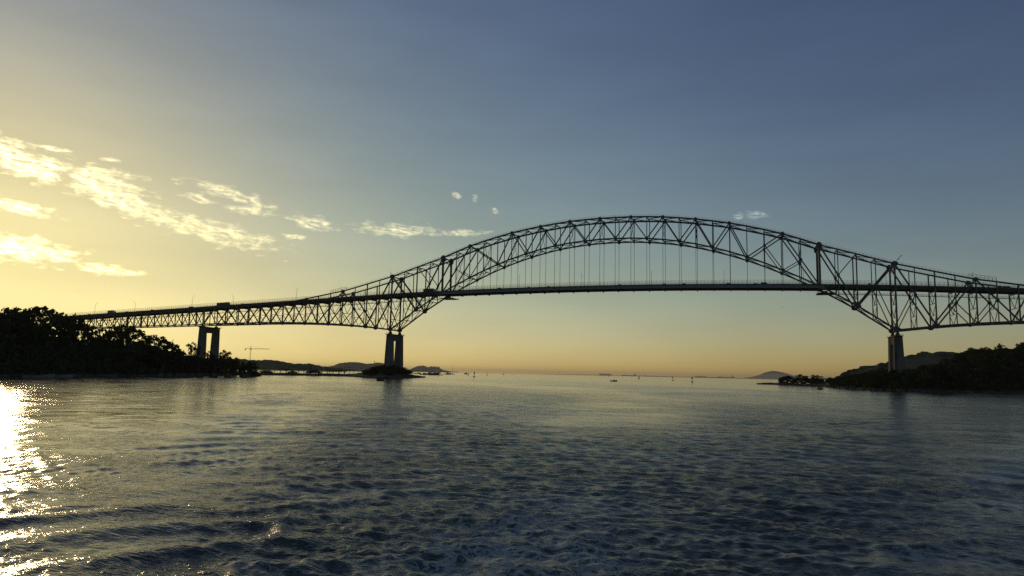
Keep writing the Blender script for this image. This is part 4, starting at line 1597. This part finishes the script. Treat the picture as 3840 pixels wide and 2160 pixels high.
# roofed barge
t = thing('roofed_barge', 'low dark barge with two pitched thatch roofs right of the islet', 'barge', (-351, 463, 0), math.radians(8))
MB().taper((0, 0, -.5), (32, 8.5, 0), (0, 0, .9), (33.5, 9, 0)).build('pontoon', HULL_D, t)
for x, w, h in ((1.0, 13.5, 4.0), (10.5, 8.0, 3.6)):
    rf = MB()
    n = 9
    rf.loft([[(x - w / 2 + w * i / (n - 1), yy, .9 + h - 1.9 * (abs(2 * i / (n - 1) - 1)) ** 1.2 * .8 - dz) for yy, dz in ((-4.6, .75), (0, 0), (4.6, .75), (4.6, .95), (0, .22), (-4.6, .95))] for i in range(n)])
    rf.build('thatch_roof', CANVAS, t)
for i in range(7):
    for yy in (-3.9, 3.9):
        MB().tube([(-4.2 + 2.9 * i, yy, .9), (-4.2 + 2.9 * i, yy, 2.9)], [.14, .14], 6).build('roof_post', STEEL_D, t)
MB().box((3.0, 0, 1.9), (16, 5.5, 2.0)).build('deck_house', CANVAS, t)
MB().taper((-10.0, 0, .9), (5.5, 5, 0), (-10.0, 0, 2.6), (4.5, 4.4, 0)).build('bow_cabin', HULL_D, t)
MB().tube([(-12.5, 0, .9), (-12.5, 0, 4.6)], [.12, .08], 5).build('mast', STEEL_D, t)
MB().tube([(-6.8, 0, .9), (-5.6, 0, 4.0)], [.1, .08], 5).build('davit', STEEL_D, t)

# speed boat
t = thing('motorboat', 'small motorboat speeding across the open water under the arch', 'boat', (-21.0, 113.5, 0), math.radians(12))
hull_mesh(5.6, 2.0, .7, .5).build('hull', HULL_D, t)
MB().taper((.4, 0, .65), (1.6, 1.4, 0), (.1, 0, 1.35), (1.1, 1.1, 0)).build('console', HULL_D, t)
MB().box((-2.9, 0, .8), (.4, .45, .7)).build('outboard_motor', STEEL_D, t)


# ------------------------------------------------------------------ buoys
def buoy(x, y, label, s=1.0, m=BUOYM, tilt=0.0):
    t = thing('channel_buoy', label, 'buoy', (x, y, 0), TR.uniform(0, 3), 'channel buoys')
    t.scale = (s, s, s)
    t.rotation_euler = (tilt, tilt * .5, t.rotation_euler[2])
    MB().lathe([(.9, -.5), (1.25, -.3), (1.35, .35), (1.2, .6), (.5, .75)], 14).build('float', m, t)
    for i in range(4):
        a = 6.2832 * i / 4
        MB().tube([(math.cos(a) * .85, math.sin(a) * .85, .6), (math.cos(a) * .42, math.sin(a) * .42, 3.3)], [.07, .06], 5).build('leg', m, t)
    mb = MB()
    for z, q in ((1.5, .70), (2.4, .55)):
        for i in range(4):
            a, b = 6.2832 * i / 4, 6.2832 * (i + 1) / 4
            mb.tube([(math.cos(a) * q, math.sin(a) * q, z), (math.cos(b) * q, math.sin(b) * q, z)], [.04, .04], 4)
    mb.build('ring', m, t)
    MB().lathe([(.62, 3.2), (.66, 3.4), (.66, 4.9), (.5, 5.05)], 10).build('day_mark', m, t)
    MB().lathe([(.2, 5.05), (.22, 5.35), (.08, 5.6)], 8).build('lantern', STEEL_D, t)


for x, y, s, m, lab in ((-191.5, 227.2, 1.02, BUOYM, 'largest channel buoy on the open water right of the islet'), (-367, 739.5, .9, BUOYG, 'channel buoy further out, second right of the islet'),
                        (-557, 1384, .85, BUOYM, 'small distant buoy left of the low flying bird'), (-685, 1859, .8, BUOYG, 'tiny distant buoy directly below the low flying bird'),
                        (-256, 1354, .8, BUOYM, 'distant buoy before the left group of far ships'), (-91, 750, .92, BUOYG, 'dark buoy before the right end of the longest far ship'),
                        (-7.3, 472.7, .95, BUOYM, 'second nearest buoy right of the arch middle'), (33.4, 248.1, 1.0, BUOYM, 'nearest buoy right of the arch middle on the open water'),
                        (-72, 610, .7, BUOYG, 'small faint buoy among the far ships under the arch')):
    buoy(x, y, lab, s, m, TR.uniform(-.05, .05))
buoy(-334.4, 565.3, 'leaning small buoy before the right tugboat', .85, BUOYM, .14)


def raft_buoy(x, y, rz, label):
    t = thing('beacon_raft', label, 'beacon', (x, y, -.35), rz, 'square beacon rafts')
    MB().taper((0, 0, 0), (2.5, 2.2, 0), (0, 0, 1.25), (2.7, 2.4, 0)).build('raft', HULL_D, t)
    for a, b in ((-1, -1), (1, -1), (1, 1), (-1, 1)):
        MB().tube([(a * 1.0, b * .9, 1.25), (a * .3, b * .3, 4.0)], [.07, .05], 5).build('leg', STEEL_D, t)
    mb = MB()
    for z, q in ((2.1, .76), (3.1, .53)):
        for i in range(4):
            c = [(-1, -1), (1, -1), (1, 1), (-1, 1)]
            (a, b), (d, e) = c[i], c[(i + 1) % 4]
            mb.tube([(a * q, b * q * .9, z), (d * q, e * q * .9, z)], [.04, .04], 4)
    mb.build('cross_bars', STEEL_D, t)
    MB().lathe([(.28, 3.95), (.3, 4.4), (.1, 4.6)], 8).build('lantern', STEEL_D, t)
    for a in (-1.15, 1.15):
        MB().box((a, 0, 1.4), (.08, 2.2, .5)).build('side_rail', STEEL_D, t)


raft_buoy(-78.3, -181.1, math.radians(-15), 'square dark beacon raft in front of the pier islet')
raft_buoy(120.3, -77.2, math.radians(20), 'square dark beacon raft with lattice tower in front of the right spit')

# ------------------------------------------------------------------ far things
# tower crane on the left hill
t = thing('tower_crane', 'orange tower crane standing on the wooded hill behind the left bank', 'crane', (CAM.x + (-793.6 - CAM.x) * 1.7, CAM.y + (615.0 - CAM.y) * 1.7, 18.0), math.radians(39), None, (1.7, 1.7, 1.7))


def lattice(mb, a, b, w, n, bar=.22):
    a, b = Vector(a), Vector(b)
    x = (b - a).normalized()
    y = x.cross(Vector((0, 1, 0)) if abs(x.y) < .9 else Vector((1, 0, 0))).normalized() * (w / 2)
    z = x.cross(y).normalized() * (w / 2)
    cs = [y + z, y - z, -y - z, -y + z]
    for c in cs:
        mb.beam(a + c, b + c, bar, bar)
    for i in range(n):
        p, q = a.lerp(b, i / n), a.lerp(b, (i + 1) / n)
        for j in range(4):
            mb.beam(p + cs[j], q + cs[(j + 1) % 4], bar * .6, bar * .6)
    return mb


lattice(MB(), (0, 0, 0), (0, 0, 27), 1.7, 10, .34).build('mast', YEL, t)
lattice(MB(), (0, 0, 27.5), (34, 0, 27.9), 1.1, 14, .26).build('jib', YEL, t)
lattice(MB(), (0, 0, 27.5), (-10, 0, 27.3), 1.1, 5, .26).build('counter_jib', YEL, t)
MB().box((-9.3, 0, 25.8), (1.8, 1.4, 2.6)).build('counterweight', CONC, t)
MB().tube([(0, 0, 27), (0, 0, 32.5)], [.7, .2], 6).build('tower_head', YEL, t)
MB().box((1.0, -1.1, 26.2), (1.6, 1.4, 1.9)).build('cab', YEL, t)
for e in ((24, 0, 28.2), (-9.5, 0, 27.8)):
    MB().tube([(0, 0, 32.3), e], [.09, .09], 4).build('tie_bar', STEEL_D, t)

# apartment towers at the end of the far point
r = random.Random(2)
for x, y, w, h, lab in ((-1586, 3158, 17, 28, 'left block of the pale apartment towers on the far point'), (-1566, 3167, 16, 28.5, 'middle block of the pale apartment towers on the far point'),
                        (-1550, 3175, 14, 28, 'right block of the pale apartment towers on the far point')):
    x, y, w, h = CAM.x + (x - CAM.x) * 3 - 30, CAM.y + (y - CAM.y) * 3 - 60, w * 3, h * 3
    t = thing('apartment_tower', lab, 'building', (x, y, 6.5), math.radians(27), 'apartment towers on the far point')
    MB().box((0, 0, h / 2), (w, 14, h)).build('wall', BLDG, t)
    MB().box((0, 0, h + .4), (w + .8, 14.8, .8)).build('roof', BLDG, t)
    for i in range(3):
        MB().box((-w / 3 + i * w / 3, -7.1, h / 2), (w * .18, .5, h * .9)).build('window_strip', GLASSM, t)

# jetty behind the breakwater
t = thing('jetty', 'low jetty on piles with a shed frame behind the breakwater trees', 'jetty', (-364, 164, 0), math.radians(36))
MB().box((0, 0, 2.6), (95, 6, .6)).build('deck', CONC, t)
for i in range(16):
    for yy in (-2.2, 2.2):
        MB().tube([(-45 + 6 * i, yy, -1), (-45 + 6 * i, yy, 2.4)], [.35, .35], 6).build('pile', CONC, t)
MB().box((-8.0, 0, 6.9), (11, 5, .5)).build('gantry_beam', STEEL_D, t)
for i in range(2):
    for yy in (-2, 2):
        MB().box((-13 + 10 * i, yy, 4.8), (.4, .4, 3.9)).build('gantry_leg', STEEL_D, t)
MB().box((9.0, 0, 5.6), (3.2, 3.2, 5.6)).build('control_hut', CONC, t)
t = thing('jetty', 'long thin jetty with a loading frame in front of the second hill', 'jetty', (-560, 560, 0), math.radians(44))
MB().box((0, 0, 2.6), (150, 5, .7)).build('deck', CONC, t)
for i in range(20):
    MB().tube([(-71 + 7.5 * i, 0, -1), (-71 + 7.5 * i, 0, 2.4)], [.5, .5], 6).build('pile', CONC, t)
for i in range(2):
    for yy in (-2, 2):
        MB().box((2 + 9 * i, yy, 6.0), (.5, .5, 6.2)).build('frame_leg', STEEL_D, t)
MB().box((6.5, 0, 9.2), (12, 5.2, .7)).build('frame_beam', STEEL_D, t)
for i, (x, h) in enumerate(((38, 16), (54, 21))):
    lattice(MB(), (x, 0, 2.9), (x, 0, h), 1.2, 6, .2).build('light_tower', STEEL_D, t)
# ships at anchor
def ship(x, y, L, label, rz, kind):
    x, y, L = CAM.x + (x - CAM.x) * 2.3, CAM.y + (y - CAM.y) * 2.3, L * 2.0
    t = thing('cargo_ship', label, 'ship', (x, y, 0), rz, 'ships at anchor near the horizon')
    hull_mesh(L, L * .15, L * .055, .4, 2.0, .9).build('hull', HULL_D if kind != 'tanker' else HULL_R, t)
    d = L * .055
    w = MB().taper((-L * .38, 0, d), (L * .09, L * .13, 0), (-L * .38, 0, d + L * .11), (L * .075, L * .12, 0)).build('bridge_house', HULL_W, t)
    MB().box((-L * .34, 0, d + L * .095), (L * .004, L * .1, L * .012)).build('bridge_windows', GLASSM, w)
    MB().tube([(-L * .43, 0, d), (-L * .43, 0, d + L * .11)], [L * .02, L * .018], 8).build('funnel', HULL_R, t)
    if kind == 'container':
        rr = random.Random(int(L))
        for i in range(11):
            hh = L * (.05 + .018 * rr.randrange(3))
            MB().box((-L * .29 + i * L * .064, 0, d + hh / 2), (L * .058, L * .135, hh)).build('container_stack', CARP[rr.randrange(6)], t)
    elif kind == 'bulk':
        for i in range(4):
            xx = -L * .22 + i * L * .16
            MB().tube([(xx, 0, d), (xx, 0, d + L * .09)], [L * .012, L * .01], 6).build('deck_crane', HULL_W, t)
            MB().tube([(xx, 0, d + L * .085), (xx + L * .1, 0, d + L * .06)], [L * .006, L * .004], 5).build('crane_boom', HULL_W, t)
        for i in range(5):
            MB().box((-L * .28 + i * L * .15, 0, d + .8), (L * .09, L * .1, 1.8)).build('hatch', HULL_R, t)
    else:
        MB().tube([(-L * .3, 0, d + 1.5), (L * .4, 0, d + 1.5)], [1.0, 1.0], 6).build('deck_pipe', HULL_R, t)
        for i in range(2):
            MB().tube([(L * (.0 + .3 * i), 0, d), (L * (.0 + .3 * i), 0, d + L * .07)], [.8, .5], 6).build('derrick', HULL_W, t)
    MB().tube([(L * .45, 0, d), (L * .45, 0, d + L * .06)], [L * .004, L * .003], 5).build('foremast', STEEL_D, t)


ship(-1607, 8360, 190, 'left container ship near the horizon under the arch', math.radians(8), 'container')
ship(-1312, 8415, 205, 'long low ship in the middle of the far anchorage', math.radians(186), 'tanker')
ship(-1080, 8440, 120, 'short bulk carrier with cranes right of the long low ship', math.radians(20), 'bulk')
ship(-447, 8505, 175, 'solitary boxy container ship right of the nearest open water buoy', math.radians(4), 'container')
ship(-150, 8500, 230, 'long bulk carrier left of the far right hill', math.radians(185), 'bulk')
ship(30, 8420, 110, 'small ship before the foot of the far right hill', math.radians(170), 'tanker')

# shed on the left bank
x, y = -176.0, -291.0
t = thing('shed', 'faint open fronted shed among the trees at the far left edge', 'shed', (x, y, gl(x, y)), math.radians(58))
MB().box((0, 1.8, 1.5), (7, .2, 3.0)).build('back_wall', CONC_P, t)
for s in (-1, 1):
    MB().box((s * 3.4, 0, 1.5), (.2, 3.6, 3.0)).build('side_wall', CONC_P, t)
MB().loft([[(-3.9, -2.4, 2.75), (-3.9, 2.4, 3.35), (-3.9, 2.4, 3.5), (-3.9, -2.4, 2.9)], [(3.9, -2.4, 2.75), (3.9, 2.4, 3.35), (3.9, 2.4, 3.5), (3.9, -2.4, 2.9)]]).build('roof', STEEL, t)

# two pale posts among the hillside trees
for x, y, lab in ((203.2, -24.0, 'left one of two pale concrete posts among the right hillside trees'), (204.9, -25.0, 'right one of two pale concrete posts among the right hillside trees')):
    z = gr(x, y)
    t = thing('concrete_post', lab, 'post', (x, y, z), 0, 'pale posts on the right hillside')
    MB().taper((0, 0, 0), (.95, .95, 0), (0, 0, 12.4 - z), (.8, .8, 0)).build('shaft', CONC_P, t)
    MB().box((0, 0, 12.4 - z + .15), (1.1, 1.1, .3)).build('cap', CONC_P, t)

# ------------------------------------------------------------------ haze
hz = MB().box((0, 0, 64.0), (56000, 56000, 138.0))
hm = bpy.data.materials.new('haze')
hm.use_nodes = True
for n in list(hm.node_tree.nodes):
    if n.type != 'OUTPUT_MATERIAL':
        hm.node_tree.nodes.remove(n)
pv = N(hm.node_tree, 'ShaderNodeVolumePrincipled')
pv.inputs['Color'].default_value = (.95, .90, .82, 1)
pv.inputs['Density'].default_value = 3.6e-5
pv.inputs['Anisotropy'].default_value = .15
out = [n for n in hm.node_tree.nodes if n.type == 'OUTPUT_MATERIAL'][0]
hm.node_tree.links.new(pv.outputs[0], out.inputs['Volume'])
ho = hz.build('haze', hm)
tag(ho, 'thin golden morning haze over the water', 'haze', kind='stuff')
